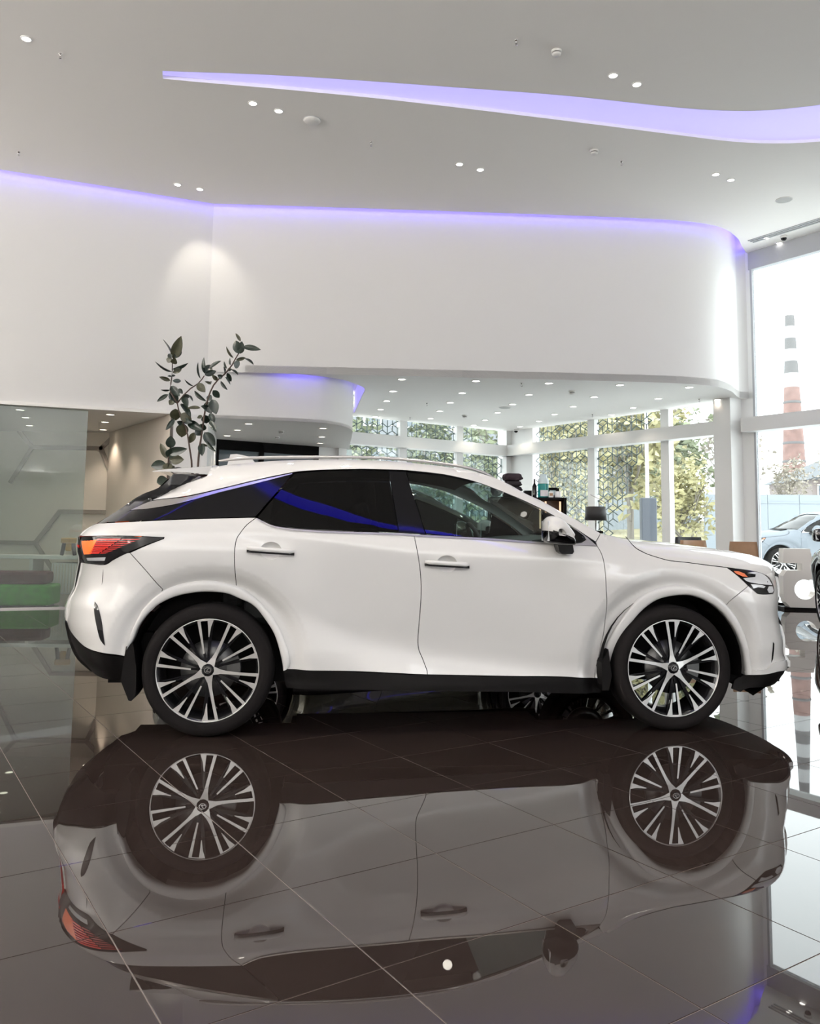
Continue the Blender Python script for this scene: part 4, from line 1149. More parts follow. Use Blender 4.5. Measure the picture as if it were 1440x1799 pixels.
def make_car(name, label, paint):
    root = empty(name)
    tag(root, label, 'car')
    PA = PANELS
    HND = {'rear_door': (.207, 1.098, .486, 1.081), 'front_door': (1.273, 1.027, 1.548, 1.013)}
    CUP = lambda k: [((HND[k][0] + HND[k][2]) / 2 + .064 * math.cos(t), (HND[k][1] + HND[k][3]) / 2 - .004 + .052 * math.sin(t)) for t in np.linspace(0, 2 * math.pi, 33)[:-1]]
    for sd in (1, -1):
        fd = panel('front_door', PA['front_door'], paint, root, sd, .016, holes=[CUP('front_door')])
        rd = panel('rear_door', PA['rear_door'], paint, root, sd, .018, holes=[CUP('rear_door')])
        panel('front_fender', PA['front_fender'], paint, root, sd, .015)
        qp = panel('quarter_panel', PA['quarter_panel'], paint, root, sd, .018)
        panel('roof_side', PA['roof_side'], paint, root, sd, grid=.028, depth=.03)
        rbp = panel('rear_bumper', PA['rear_bumper'], paint, root, sd, .014)
        panel('bumper_vent', PA['bumper_slot'], M_black, rbp, sd, .03, .003, .01, 0)
        panel('rear_valance', PA['rear_valance'], M_dark, root, sd, off=-.006)
        fb = panel('front_bumper', PA['front_bumper'], paint, root, sd, .018)
        panel('bumper_lip', PA['bumper_lip'], paint, fb, sd, .025, .012, .03, 0)
        panel('corner_slit', PA['corner_slit'], M_black, fb, sd, .02, .003, .01, 0)
        panel('front_valance', PA['front_valance'], M_dark, root, sd, off=-.006)
        panel('rocker_panel', PA['rocker_panel'], M_dark, root, sd, off=-.004, offfn=lambda u, z: -.004 - .25 * np.maximum(.30 - z, 0))
        arch_strip(PA['arch_outer_rear'], PA['arch_inner_rear'], paint, root, sd)
        arch_strip(PA['arch_outer_front'], PA['arch_inner_front'], paint, root, sd)
        panel('quarter_trim', PA['quarter_trim'], M_chrome, root, sd, .03, .004, .01, 0)
        panel('quarter_window', PA['quarter_glass'], M_black, root, sd, .04, 0, .01, .001)
        panel('tailgate_side', PA['tail_trim'], M_black, root, sd, .03, 0, .02, 0)
        panel('window_glass', PA['rear_door_glass'], M_privacy, rd, sd, .04, -.002, .004, .001)
        panel('window_glass', PA['front_door_glass'], M_sideglass, fd, sd, .04, -.002, .004, .001)
        panel('pillar_trim', PA['centre_pillar'], M_black, fd, sd, .04, 0, .03, 0)
        panel('mirror_base_trim', PA['mirror_triangle'], M_black, fd, sd, .03, .002, .02, 0)
        panel('belt_trim', PA['belt_trim'], M_rail, root, sd, .03, .006, .012, 0)
        # lamps
        hl = panel('headlight', PA['headlight'], M_black, root, sd, .03, .001, .02, 0)
        panel('turn_signal', PA['turn_signal'], M_amber, hl, sd, .03, .005, .004, 0)
        panel('reflector', PA['lamp_reflector'], M_clear, hl, sd, .03, .004, .003, 0)
        panel('projector_lens', PA['lamp_window'], M_clear, hl, sd, .03, .004, .003, 0)
        panel('projector_lens', PA['lamp_window2'], M_clear, hl, sd, .03, .004, .003, 0)
        tl = panel('taillight', PA['taillight'], M_black, root, sd, .03, .004, .02, 0)
        panel('brake_lamp', PA['tail_glow'], M_orange, tl, sd, .03, .008, .004, 0)
        for i in range(8):
            panel('light_bar', PA['tail_bar%d' % i], M_red, tl, sd, .018, .008, .003, 0)
            panel('light_bar', PA['tail_dim%d' % i], M_red2, tl, sd, .018, .008, .003, 0)
        panel('reversing_lamp', PA['tail_reverse'], M_clear, tl, sd, .02, .007, .002, 0)
        # door handles and their cups
        for (door, u0, z0, u1, z1) in ((rd, .207, 1.098, .486, 1.081), (fd, 1.273, 1.027, 1.548, 1.013)):
            um, zm = (u0 + u1) / 2, (z0 + z1) / 2
            el = CUP('rear_door' if door is rd else 'front_door')
            V, F, nn = [], [], []
            rings = (1.0, .93, .75, .45, .0)
            for q, dp in zip(rings, (.0, -.004, -.019, -.026, -.027)):
                for (a, b) in el:
                    a2, b2 = um + (a - um) * q, zm + (b - zm) * q
                    V.append((a2, -sd * (Sf(a2, b2) + dp), b2))
            for r_ in range(4):
                for i in range(32):
                    j = (i + 1) % 32
                    q = (r_ * 32 + i, r_ * 32 + j, (r_ + 1) * 32 + j, (r_ + 1) * 32 + i)
                    F.append(q if sd > 0 else tuple(reversed(q)))
            obj('handle_cup', V, F, paint, door, smooth=True)
            pts, rad = [], []
            for k in range(13):
                t = k / 12
                uu, zz_ = u0 + (u1 - u0) * t, z0 + (z1 - z0) * t
                lift = .014 + .026 * (1 - (2 * t - 1) ** 6)
                pts.append((uu, -sd * (Sf(uu, zz_) + lift), zz_)); rad.append(.0135 if 0 < k < 12 else .008)
            mb = MB()
            for i, (p, q_) in enumerate(zip(pts, rad)):
                pass
            sec = [(math.cos(t), math.sin(t)) for t in np.linspace(0, 2 * math.pi, 13)[:-1]]
            V = []; F = []
            for p, q_ in zip(pts, rad):
                V += [(p[0], p[1] + .55 * q_ * c, p[2] + q_ * s_) for c, s_ in sec]
            for i in range(12):
                for k in range(12):
                    l = (k + 1) % 12
                    F.append((i * 12 + k, i * 12 + l, (i + 1) * 12 + l, (i + 1) * 12 + k))
            F += [tuple(range(12)), tuple(range(144, 156))]
            mb.add(V, F, 0, True)
            mb.build('door_handle', [paint], door)
            mb = MB()
            V = []; F = []
            for p, q_ in zip(pts, rad):
                for (dy, dz) in ((-.003, -.008), (-.003, -.023), (.016, -.023), (.016, -.008)):
                    V.append((p[0], p[1] + sd * dy * 1.0 + 0, p[2] + dz))
            for i in range(12):
                for k in range(4):
                    l = (k + 1) % 4
                    F.append((i * 4 + k, i * 4 + l, (i + 1) * 4 + l, (i + 1) * 4 + k))
            mb.add(V, F + [(0, 1, 2, 3), (48, 49, 50, 51)])
            mb.build('handle_grip', [M_black], door)
        # side mirror
        def mpts(L, v0): return L
        outer = [(1.995, 1.160), (1.985, 1.215), (1.988, 1.275), (2.004, 1.305), (2.040, 1.316), (2.085, 1.306), (2.130, 1.262), (2.172, 1.203), (2.166, 1.188), (2.180, 1.150), (2.172, 1.140), (2.10, 1.138), (2.05, 1.146), (2.01, 1.150)]
        cu, cz = 2.07, 1.215
        secs = ((.935, .45), (.955, .78), (.985, .96), (1.03, 1.0), (1.08, .97), (1.115, .86), (1.135, .62), (1.142, .25))
        o3 = catmull(outer, .012, True)
        V, F, mi = [], [], []
        n_ = len(o3)
        for (vv, sc) in secs:
            for (a, b) in o3:
                V.append((cu + (a - cu) * sc, -sd * vv, cz + (b - cz) * sc))
        split = lambda a: 1.226 - .35 * max(0, a - 2.03)
        for i in range(len(secs) - 1):
            for k in range(n_):
                l = (k + 1) % n_
                q = (i * n_ + k, i * n_ + l, (i + 1) * n_ + l, (i + 1) * n_ + k)
                F.append(q if sd < 0 else tuple(reversed(q)))
                zc_ = sum(V[t][2] for t in q) / 4; uc_ = sum(V[t][0] for t in q) / 4
                mi.append(0 if zc_ > split(uc_) else 1)
        F.append(tuple(range((len(secs) - 1) * n_, len(secs) * n_))); mi.append(0)
        sm_ = obj('side_mirror', V, F, [paint, M_black], root, mi, True)
        MB().prism([(2.085, 1.160), (2.100, 1.098), (2.115, 1.086), (2.182, 1.086), (2.192, 1.10), (2.180, 1.165)], -sd * .985, -sd * .895, 0).build('mirror_foot', [M_black], sm_)
        MB().box((1.998, -sd * 1.035, 1.225), (.006, .16, .12), bev=.003).build('mirror_glass', [M_clear], sm_)
        # roof rail
        rl = [(-.025, 1.652), (.035, 1.662), (.2, 1.678), (.618, 1.692), (.9, 1.697), (1.14, 1.692), (1.40, 1.672), (1.6, 1.645), (1.72, 1.612), (1.79, 1.580)]
        rl = catmull(rl, .08)
        MB().tube([(p[0], -sd * .535, p[1] - .006) for p in rl], [.005] + [.0105] * (len(rl) - 2) + [.005], 8).build('roof_rail', [M_rail], root)
        MB().tube([(p[0], -sd * (Sf(*p) - .0005), p[1]) for p in catmull(PA['bonnet_seam'], .04)], .0030, 6).build('bonnet_seam', [M_dark], root)
        # mud flaps
        MB().prism([(-.468, .523), (-.43, .546), (-.405, .40), (-.402, .25), (-.425, .214), (-.441, .217), (-.49, .33)], -sd * .925, -sd * .72, 0).build('mud_flap', [M_dark], root)
        MB().prism([(2.385, .42), (2.43, .50), (2.45, .34), (2.43, .25), (2.39, .25)], -sd * .915, -sd * .72, 0).build('mud_flap', [M_dark], root)
        # wheel wells
        for uc_ in (0, 2.85):
            mb = MB(); V = []; F = []
            ang = np.linspace(R(-100), R(100), 25)
            for a in ang:
                x, z = uc_ + .455 * math.sin(a), .40 + .455 * math.cos(a)
                V += [(x, -sd * .90, z), (x, -sd * .55, z)]
            for i in range(24): F.append((2 * i, 2 * i + 1, 2 * i + 3, 2 * i + 2))
            mb.add(V, F)
            mb.add([(uc_ + .455 * math.sin(a), -sd * .56, .40 + .455 * math.cos(a)) for a in ang], [tuple(range(25))])
            mb.build('wheel_well', [M_dark], root, fix=False)
        # dark inner skin behind the panel gaps
        lower = [(-.64, 1.05), (-.64, .62), (-.47, .50), (-.42, .74), (-.25, .86), (0, .90), (.25, .86), (.42, .72), (.47, .36), (2.36, .36), (2.43, .74), (2.60, .86), (2.85, .90), (3.10, .86), (3.28, .72), (3.36, .50), (3.7, .50), (3.68, .84), (3.35, .95), (2.9, 1.0), (2.45, 1.10), (1.6, 1.13), (.6, 1.17), (-.3, 1.22)]
        panel('inner_skin', lower, M_dark, root, sd, .08, -.028, .01, 0, False)
    # ---- bridging surfaces
    us = np.linspace(-.06, 1.70, 45); ts = np.linspace(-1, 1, 21)
    rows = [[(u, t * VE(u) * 1.0, ZR(u) - .004 + .030 * (1 - t * t)) for t in ts] for u in us]
    loft('roof', rows, paint, root, flip=False)
    rows = [[(u, t * (VE(u) - .01), ZR(u) - .055 + .02 * (1 - t * t)) for t in ts] for u in us]
    loft('headliner', rows, M_interior, root)
    us = np.linspace(1.66, 2.42, 30)
    rows = [[(u + .10 * (1 - t * t) * (u - 1.6), t * (VE(u) + .004), ZR(u) - .008 + .02 * (1 - t * t)) for t in ts] for u in us]
    loft('windshield', rows, M_windshield, root)
    # bonnet
    ed = [(2.40, 1.20), (2.52, 1.19), (2.607, 1.168), (2.66, 1.125), (2.701, 1.092), (2.78, 1.062), (2.85, 1.047), (2.964, 1.038), (3.10, 1.023), (3.24, 1.007), (3.384, .994), (3.50, .978), (3.603, .957), (3.68, .945)]
    ce = tabf([(2.40, 1.225), (2.546, 1.213), (2.631, 1.202), (2.748, 1.186), (3.054, 1.160), (3.28, 1.136), (3.479, 1.108), (3.583, 1.087), (3.649, 1.062), (3.719, 1.02), (3.777, .975), (3.82, .945), (3.95, .86)], .03)
    edz = tabf(ed, .02)
    us = np.linspace(2.44, 3.70, 50); ts = np.linspace(-1, 1, 31)
    rows = []
    for u in us:
        ze = float(edz(u)); ve_ = Sf(u, ze) - .003
        ve_ = min(ve_, .905)
        nose = max(0, (u - 3.2) / .5) ** 2 * .14
        zc_ = float(ce(u))
        rows.append([(u + nose * (1 - abs(t) ** 3), t * ve_, max(ze, ze + (max(zc_, ze + .004) - ze) * (1 - abs(t) ** 4.5))) for t in ts])
    rows = [[(r_[0][0], r_[0][1] * .995, r_[0][2] - .05)] + r_ + [(r_[-1][0], r_[-1][1] * .995, r_[-1][2] - .05)] for r_ in rows]
    loft('bonnet', rows, paint, root)
    rows = [[(2.36 + .09 * k + .08 * (1 - t * t), t * .80, 1.205 + .012 * (1 - t * t) - .012 * k) for t in ts] for k in (0, 1)]
    loft('cowl', rows, M_dark, root)
    MB().prism([(2.57, 1.205), (2.60, 1.222), (2.75, 1.204), (2.75, 1.196)], .05, .55, 0).build('cowl_cover', [M_dark], root)
    for (y0, y1) in ((-.62, .02), (-.05, .55)):
        MB().tube([(2.50, y0, 1.222), (2.47, (y0 + y1) / 2, 1.232), (2.45, y1, 1.228)], .009, 6).build('wiper', [M_dark], root)
    # nose: from the right front corner round to the left one
    fbp = [(3.815, .931), (3.828, .864), (3.825, .794), (3.80, .691), (3.837, .591), (3.855, .51), (3.845, .40), (3.879, .367), (3.878, .313)]
    def nose_rows(pts, bulge, inner=0.0, zoff=0.0):
        rows = []
        for (u, z) in pts:
            v = Sf(u, z) - .002
            rows.append([(u - inner + bulge * (1 - abs(t) ** 2.2), t * v, z + zoff) for t in ts])
        return rows
    loft('front_fascia', nose_rows(fbp, .10), paint, root)
    gr = loft('grille', nose_rows([(3.845, .84), (3.84, .72), (3.85, .60), (3.865, .50), (3.868, .42)], .105), M_black, root)
    gr.scale = (1, .78, 1)
    for k in range(9):
        z = .44 + .045 * k
        MB().tube([(3.975 - .09 * abs(t) ** 2.2, t * .40, z) for t in ts], .008, 5).build('grille_bar', [M_rimdark], gr)
    loft('front_lip', nose_rows([(3.878, .313), (3.80, .262), (3.68, .21), (3.4, .20)], .09), M_dark, root)
    MB().tube([(3.80 + .10 * (1 - abs(t) ** 2.2), t * .50, .285) for t in ts], .010, 6).build('lip_trim', [M_chrome], root)
    # tail: bumper, hatch, rear screen
    rp_ = [(-.94, .64), (-.938, .70), (-.92, .763), (-.893, .823), (-.882, .923), (-.872, .99), (-.880, 1.05), (-.878, 1.106), (-.868, 1.152), (-.826, 1.195), (-.765, 1.232)]
    def tail_rows(pts, bulge):
        rows = []
        for (u, z) in pts:
            v = Sf(u, z) - .003
            rows.append([(u - bulge * (1 - abs(t) ** 2.4), t * v, z) for t in ts])
        return rows
    tg = loft('tailgate', tail_rows(rp_, .085), paint, root, flip=True)
    loft('rear_lower_fascia', tail_rows([(-.75, .33), (-.835, .40), (-.885, .49), (-.918, .60), (-.94, .645)], .08), M_dark, root, flip=True)
    loft('rear_window', tail_rows([(-.765, 1.232), (-.635, 1.317), (-.50, 1.40), (-.39, 1.467), (-.33, 1.53)], .05), M_privacy, root, flip=True)
    MB().tube([(-.868 - .085 * (1 - abs(t) ** 2.4), t * .50, 1.09) for t in ts], .014, 8).build('light_strip', [M_red], tg)
    # spoiler blade
    prof = [(-.440, 1.573), (-.34, 1.587), (-.195, 1.600), (-.065, 1.614), (-.075, 1.556), (-.20, 1.567), (-.36, 1.571), (-.436, 1.569)]
    rows = []
    for (a, b) in prof + prof[:1]:
        rows.append([(a - .05 * (1 - t * t) * (1 if a < -.2 else 0), t * .53, b + .03 * (1 - t * t)) for t in ts])
    sp_ = loft('spoiler', rows, paint, root)
    mb = MB()
    for sd in (1, -1):
        mb.prism([(a, b) for a, b in prof], sd * .5299, sd * .5301)
    mb.build('spoiler_end', [paint], sp_)
    # fin
    MB().prism([(-.03, 1.64), (-.005, 1.735), (.04, 1.739), (.13, 1.722), (.20, 1.65)], -.025, .025, 0).build('antenna_fin', [paint], root)
    # floor pan and inside
    mb = MB()
    mb.box((1.42, 0, .30), (1.85, 1.52, .14)); mb.box((1.5, 0, .36), (4.3, 1.08, .22)); mb.box((-.52, 0, .48), (.3, 1.3, .18)); mb.box((3.45, 0, .42), (.5, 1.3, .34))
    mb.build('underbody', [M_dark], root)
    mb = MB().prism([(2.40, 1.19), (2.15, 1.185), (1.98, 1.165), (1.90, 1.10), (1.93, .98), (2.05, .80), (2.45, .70)], -.80, .80, 0)
    mb.build('dashboard', [M_dash], root)
    sw = MB()
    T = Matrix.Translation((1.86, .36, 1.10)) @ Matrix.Rotation(R(65), 4, 'Y')
    c = [T @ Vector((.19 * math.cos(a), .19 * math.sin(a), 0)) for a in np.linspace(0, 2 * math.pi, 33)]
    sw.tube(c, .017, 8, caps=False)
    sw.box((0, 0, -.01), (.10, .14, .05), 0, 0, T, .012)
    for a in (R(90), R(-90), R(0)):
        sw.tube([T @ Vector((0, 0, 0)), T @ Vector((.18 * math.cos(a), .18 * math.sin(a), 0))], .013, 6)
    sw.build('steering_wheel', [M_interior], root)
    for y in (-.37, .37):
        mb = MB()
        mb.box((1.30, y, .66), (.52, .50, .16), bev=.05)
        T = Matrix.Translation((1.02, y, .95)) @ Matrix.Rotation(R(-16), 4, 'Y')
        mb.box((0, 0, 0), (.15, .48, .56), M=T, bev=.05)
        mb.box((.0, 0, .38), (.10, .27, .18), M=T, bev=.04)
        mb.build('seat', [M_interior], root)
    mb = MB(); mb.box((.42, 0, .70), (.5, 1.25, .18), bev=.05)
    mb.box((.10, 0, 1.0), (.15, 1.22, .56), bev=.05)
    mb.build('rear_seat', [M_interior], root)
    MB().box((1.45, 0, .62), (1.7, 1.6, .06)).build('cabin_floor', [M_interior], root)
    # wheels
    for sd in (1, -1):
        make_wheel(root, 0, .93 * sd, sd, 23.8)
        make_wheel(root, 2.85, .93 * sd, sd, -7.7)
    return root
CAR_YAW = .1105
ca_, sa_ = math.cos(CAR_YAW), math.sin(CAR_YAW)
suv = make_car('suv', 'large pearl white crossover car in the middle of the showroom', M_paint)
suv.location = (-1.1666 - .93 * sa_, 4.9389 + .93 * ca_, 0)
suv.rotation_euler = (0, 0, CAR_YAW)
def repaint(o, m):
    for s_ in o.material_slots:
        if s_.material == M_paint:
            s_.link = 'OBJECT'; s_.material = m
        elif s_.material in (M_sideglass, M_windshield):
            s_.link = 'OBJECT'; s_.material = M_privacy
    for c in o.children: repaint(c, m)
def clone_car(loc, yaw, m, label, group=None, scale=1.0):
    c = copy_tree(suv)
    c.location = loc; c.rotation_euler = (0, 0, yaw); c.scale = (scale,) * 3
    tag(c, label, 'car', group)
    repaint(c, m)
    return c
y2 = .09
clone_car((1.30 - 2.85 * math.cos(y2) - .93 * math.sin(y2), 8.38 - 2.85 * math.sin(y2) + .93 * math.cos(y2), 0), y2, M_paint_olive, 'dark olive car parked behind the white one, seen through its front side window')

STEMS = [[(-2.93,11.10,2.02),(-2.97,11.10,2.28),(-3.03,11.10,2.55),(-3.10,11.10,2.68),(-3.14,11.10,2.80),(-3.16,11.10,2.88)],
[(-3.16,11.10,2.88),(-3.20,11.10,2.95),(-3.26,11.10,3.04),(-3.26,11.10,3.16),(-3.25,11.10,3.25),(-3.25,11.10,3.43),(-3.27,11.10,3.51)],
[(-3.16,11.10,2.89),(-3.08,11.10,3.00),(-2.99,11.10,3.09),(-2.89,11.10,3.16),(-2.84,11.10,3.22),(-2.81,11.10,3.27)],
[(-2.85,11.10,2.02),(-2.84,11.10,2.25),(-2.82,11.10,2.43),(-2.80,11.10,2.62),(-2.78,11.10,2.80),(-2.75,11.10,2.95),(-2.72,11.10,3.05),(-2.68,11.10,3.14),(-2.61,11.10,3.23),(-2.54,11.10,3.29),(-2.44,11.10,3.42),(-2.40,11.10,3.50),(-2.35,11.10,3.59)],
[(-3.25,11.10,1.89),(-3.25,11.10,2.07),(-3.25,11.10,2.19),(-3.23,11.10,2.28)],
]
LEAVES = [((-3.25,11.13,3.51),(-3.13,11.01,3.76),0.095),((-3.21,11.10,3.51),(-3.18,11.19,3.67),0.067),((-3.28,11.11,3.57),(-3.39,11.18,3.78),0.011),((-3.26,11.08,3.51),(-3.31,11.09,3.56),0.045),((-3.25,11.08,3.47),(-3.34,11.11,3.49),0.056),((-3.24,11.10,3.43),(-3.19,11.00,3.47),0.061),((-3.25,11.08,3.32),(-3.47,11.06,3.42),0.020),((-3.25,11.12,3.36),(-3.06,11.15,3.43),0.033),((-3.23,11.08,3.30),(-3.14,11.16,3.38),0.050),((-3.25,11.08,3.26),(-3.21,11.12,3.27),0.020),((-3.25,11.08,3.25),(-3.27,11.00,3.24),0.018),((-3.28,11.12,3.20),(-3.39,11.04,3.23),0.039),((-3.23,11.08,3.19),(-3.15,11.20,3.21),0.039),((-2.96,11.12,3.13),(-3.06,11.06,3.19),0.016),((-3.27,11.13,3.12),(-3.15,11.11,3.00),0.067),((-3.27,11.11,3.07),(-3.36,11.04,3.05),0.018),((-3.16,11.13,3.09),(-3.11,11.14,3.03),0.039),((-3.27,11.13,3.05),(-3.19,11.18,2.91),0.084),((-3.29,11.09,3.00),(-3.42,11.07,2.91),0.039),((-3.22,11.08,2.92),(-3.24,11.03,2.86),0.056),((-2.89,11.07,3.15),(-2.79,11.06,3.05),0.072),((-2.86,11.11,3.23),(-2.89,11.00,3.41),0.016),((-2.80,11.11,3.30),(-2.83,11.07,3.50),0.036),((-2.79,11.09,3.29),(-2.75,11.16,3.43),0.084),((-2.74,11.10,3.37),(-2.60,11.06,3.47),0.031),((-2.80,11.10,3.28),(-2.67,11.14,3.34),0.056),((-3.05,11.07,3.01),(-3.05,11.20,2.96),0.056),((-3.00,11.07,2.99),(-2.96,11.15,2.93),0.020),((-3.09,11.12,2.98),(-3.00,11.00,2.85),0.061),((-2.94,11.12,3.06),(-2.79,11.07,2.92),0.036),((-3.11,11.10,2.88),(-2.95,11.00,2.71),0.050),((-2.84,11.07,2.82),(-3.00,11.04,2.82),0.031),((-2.73,11.13,2.83),(-2.81,11.04,2.84),0.045),((-3.19,11.12,2.81),(-3.20,11.19,2.67),0.100),((-3.20,11.13,2.67),(-3.28,11.07,2.53),0.045),((-3.10,11.09,2.74),(-2.97,11.10,2.64),0.089),((-3.09,11.12,2.61),(-3.12,11.02,2.62),0.045),((-3.08,11.11,2.61),(-3.10,11.16,2.44),0.111),((-3.01,11.12,2.63),(-2.81,11.01,2.53),0.078),((-3.07,11.13,2.66),(-2.95,11.02,2.62),0.056),((-2.35,11.09,3.58),(-2.40,11.12,3.76),0.084),((-2.34,11.13,3.59),(-2.31,11.07,3.73),0.067),((-2.34,11.13,3.76),(-2.40,11.11,3.86),0.029),((-2.29,11.09,3.67),(-2.07,11.06,3.64),0.053),((-2.42,11.08,3.52),(-2.51,11.02,3.64),0.022),((-2.38,11.08,3.49),(-2.27,11.14,3.53),0.033),((-2.28,11.13,3.52),(-2.14,11.03,3.44),0.020),((-2.41,11.07,3.44),(-2.35,11.20,3.44),0.078),((-2.46,11.10,3.42),(-2.47,11.08,3.51),0.018),((-2.50,11.08,3.37),(-2.56,11.12,3.47),0.022),((-2.50,11.12,3.36),(-2.44,11.09,3.36),0.028),((-2.45,11.10,3.36),(-2.34,11.01,3.29),0.018),((-2.54,11.12,3.31),(-2.52,11.01,3.37),0.016),((-2.50,11.10,3.31),(-2.46,11.17,3.21),0.042),((-2.52,11.08,3.25),(-2.46,11.15,3.17),0.020),((-2.59,11.13,3.20),(-2.51,11.13,3.09),0.029),((-2.57,11.12,3.25),(-2.60,11.02,3.26),0.042),((-2.63,11.10,3.21),(-2.68,11.03,3.26),0.039),((-2.72,11.12,3.17),(-2.78,11.06,3.18),0.022),((-2.72,11.10,3.15),(-2.77,11.20,3.21),0.045),((-2.69,11.12,3.07),(-2.62,11.20,2.99),0.061),((-2.75,11.10,2.93),(-2.71,11.10,3.00),0.050),((-2.77,11.11,2.91),(-2.70,11.10,2.77),0.095),((-2.69,11.09,2.94),(-2.63,11.08,2.76),0.089),((-2.71,11.08,2.75),(-2.65,11.08,2.64),0.056),((-2.78,11.13,2.73),(-2.78,11.19,2.63),0.084),((-2.82,11.11,2.72),(-2.88,11.10,2.69),0.033),((-2.71,11.09,2.65),(-2.61,11.02,2.51),0.050),((-2.80,11.09,2.61),(-2.84,11.16,2.52),0.078),((-2.83,11.12,2.53),(-2.88,11.07,2.46),0.078),((-2.92,11.12,2.49),(-2.98,11.15,2.36),0.061),((-2.78,11.11,2.49),(-2.65,11.13,2.33),0.095),((-2.75,11.12,2.38),(-2.63,11.07,2.24),0.033),((-2.82,11.11,2.34),(-2.79,11.06,2.19),0.065),((-2.81,11.10,2.34),(-2.74,11.15,2.31),0.022),((-3.23,11.11,2.28),(-3.22,11.06,2.42),0.087),((-3.28,11.13,2.14),(-3.37,11.13,2.33),0.058),((-3.25,11.10,2.21),(-3.01,11.00,2.25),0.080),((-3.26,11.10,2.15),(-3.18,11.05,2.25),0.084),((-3.23,11.11,2.12),(-3.06,11.09,2.12),0.091),((-3.29,11.12,2.06),(-3.48,11.13,2.03),0.091),((-3.27,11.12,2.07),(-3.24,11.07,1.97),0.087),((-3.24,11.11,1.98),(-3.18,11.15,2.03),0.056),((-3.18,11.12,1.99),(-3.06,11.07,2.00),0.033),((-3.26,11.12,1.86),(-3.41,11.17,1.81),0.095),]

# right edge: dark car, only its wheel edge shows
hd = math.atan2(.963, .27)
fx_, fy_ = 5.61, 11.4     # front-left wheel
hx, hy = math.cos(hd), math.sin(hd)
lx, ly = -hy, hx          # left of heading
clone_car((fx_ - 2.85 * hx - .93 * lx, fy_ - 2.85 * hy - .93 * ly, 0), hd, M_paint_black, 'black car cut off by the right picture edge beside the number sculpture')
clone_car((14.1, 25.0, -.03), math.pi, M_paint_silver, 'silver grey car parked outside behind the right window', None, 1.17)

# ================================================================== INDOOR OBJECTS
# number sculpture (seen from behind, so mirrored)
def arc(cx_, cy_, r, a0, a1, n=14): return [(cx_ + r * math.cos(R(a)), cy_ + r * math.sin(R(a))) for a in np.linspace(a0, a1, n)]
five = empty('number_sculpture', (6.20, 13.9, 0), R(-8))
pl = [(.02, 1.0), (.43, 1.0), (.53, .50), (.40, .495)] + arc(.335, .335, .165, 62, 345, 18)[0:18] + [(.56, .33)] + [(.60, .22), (.56, .09), (.49, .04), (.10, .04), (.03, .12), (.0, .25), (.0, .55), (.06, .64), (.30, .645), (.30, .76), (.0, .76)]
MB().prism(pl, -.13, .13, 0).build('number_body', [mat('greige_lacquer', (.74, .69, .645), .45)], five)
MB().box((.30, 0, .02), (.62, .34, .04)).build('base_plate', [M_dark], five)
tag(five, 'freestanding greige number five seen mirrored on a black base', 'sculpture')
# chairs
M_tan = mat('tan_leather', (.36, .21, .115), .5, noise=(.12, 6))
M_charcoal = mat('charcoal_leather', (.022, .022, .024), .5)
def chair(x, y, rz_, m, label):
    c = empty('armchair', (x, y, 0), rz_)
    MB().box((0, .0, .44), (.50, .50, .12), bev=.04).build('seat', [m], c)
    mb = MB()
    rows = []
    for k, (zz_, w, t) in enumerate(((.44, .23, .0), (.62, .235, -.01), (.85, .225, -.03), (1.02, .215, -.05), (1.09, .205, -.055))):
        rows.append([(xx, -.22 + t - .04 * (1 - (xx / w) ** 2), zz_) for xx in np.linspace(-w, w, 9)])
    V = [p for r_ in rows for p in r_]; V2 = [(p[0], p[1] - .05, p[2]) for p in V]; nV = len(V)
    F = []
    for i in range(4):
        for k in range(8):
            q = (i * 9 + k, i * 9 + k + 1, (i + 1) * 9 + k + 1, (i + 1) * 9 + k)
            F += [q, tuple(reversed([t_ + nV for t_ in q]))]
    edge = list(range(9)) + [8 + 9 * i for i in range(1, 5)] + list(range(43, 35, -1)) + [9 * i for i in range(3, 0, -1)]
    F += [(edge[i], edge[i] + nV, edge[(i + 1) % len(edge)] + nV, edge[(i + 1) % len(edge)]) for i in range(len(edge))]
    mb.add(V + V2, F, 0, True)
    mb.build('backrest', [m], c)
    for sx in (-1, 1):
        for sy in (-1, 1):
            MB().tube([(sx * .20, sy * .20, .40), (sx * .23, sy * .23, 0)], [.018, .012], 8).build('leg', [M_dark], c)
    return tag(c, label, 'chair')
chair(4.66, 13.0, R(200), M_tan, 'tan leather chair in front of the dark chair, over the car bonnet').scale = (1.1, 1.1, 1.025)
chair(4.78, 13.75, R(190), M_charcoal, 'charcoal chair behind the left tan chair').scale = (1.08, 1.08, 1.07)
chair(4.98, 12.3, R(165), M_tan, 'tan leather chair in front of the white pillar').scale = (.92, .92, 1.02)
# floor lamp
fl = empty('floor_lamp', (3.15, 14.0, 0))
mb = MB().lathe([(.165, 1.655), (.185, 1.425), (.180, 1.425), (.160, 1.655), (.165, 1.655)], 36)
mb.build('lamp_shade', [M_charcoal], fl)
MB().tube([(0, 0, .03), (0, 0, 1.60)], .012, 10).build('pole', [M_chrome], fl)
MB().lathe([(.0001, .03), (.15, .03), (.16, .015), (.16, 0)], 30).build('base', [M_dark], fl)
MB().tube([(-.08, .05, 1.86), (.33, .05, 1.66)], .007, 6).build('arm', [M_chrome], fl)
tag(fl, 'floor lamp with a black drum shade in front of the lattice window', 'lamp')
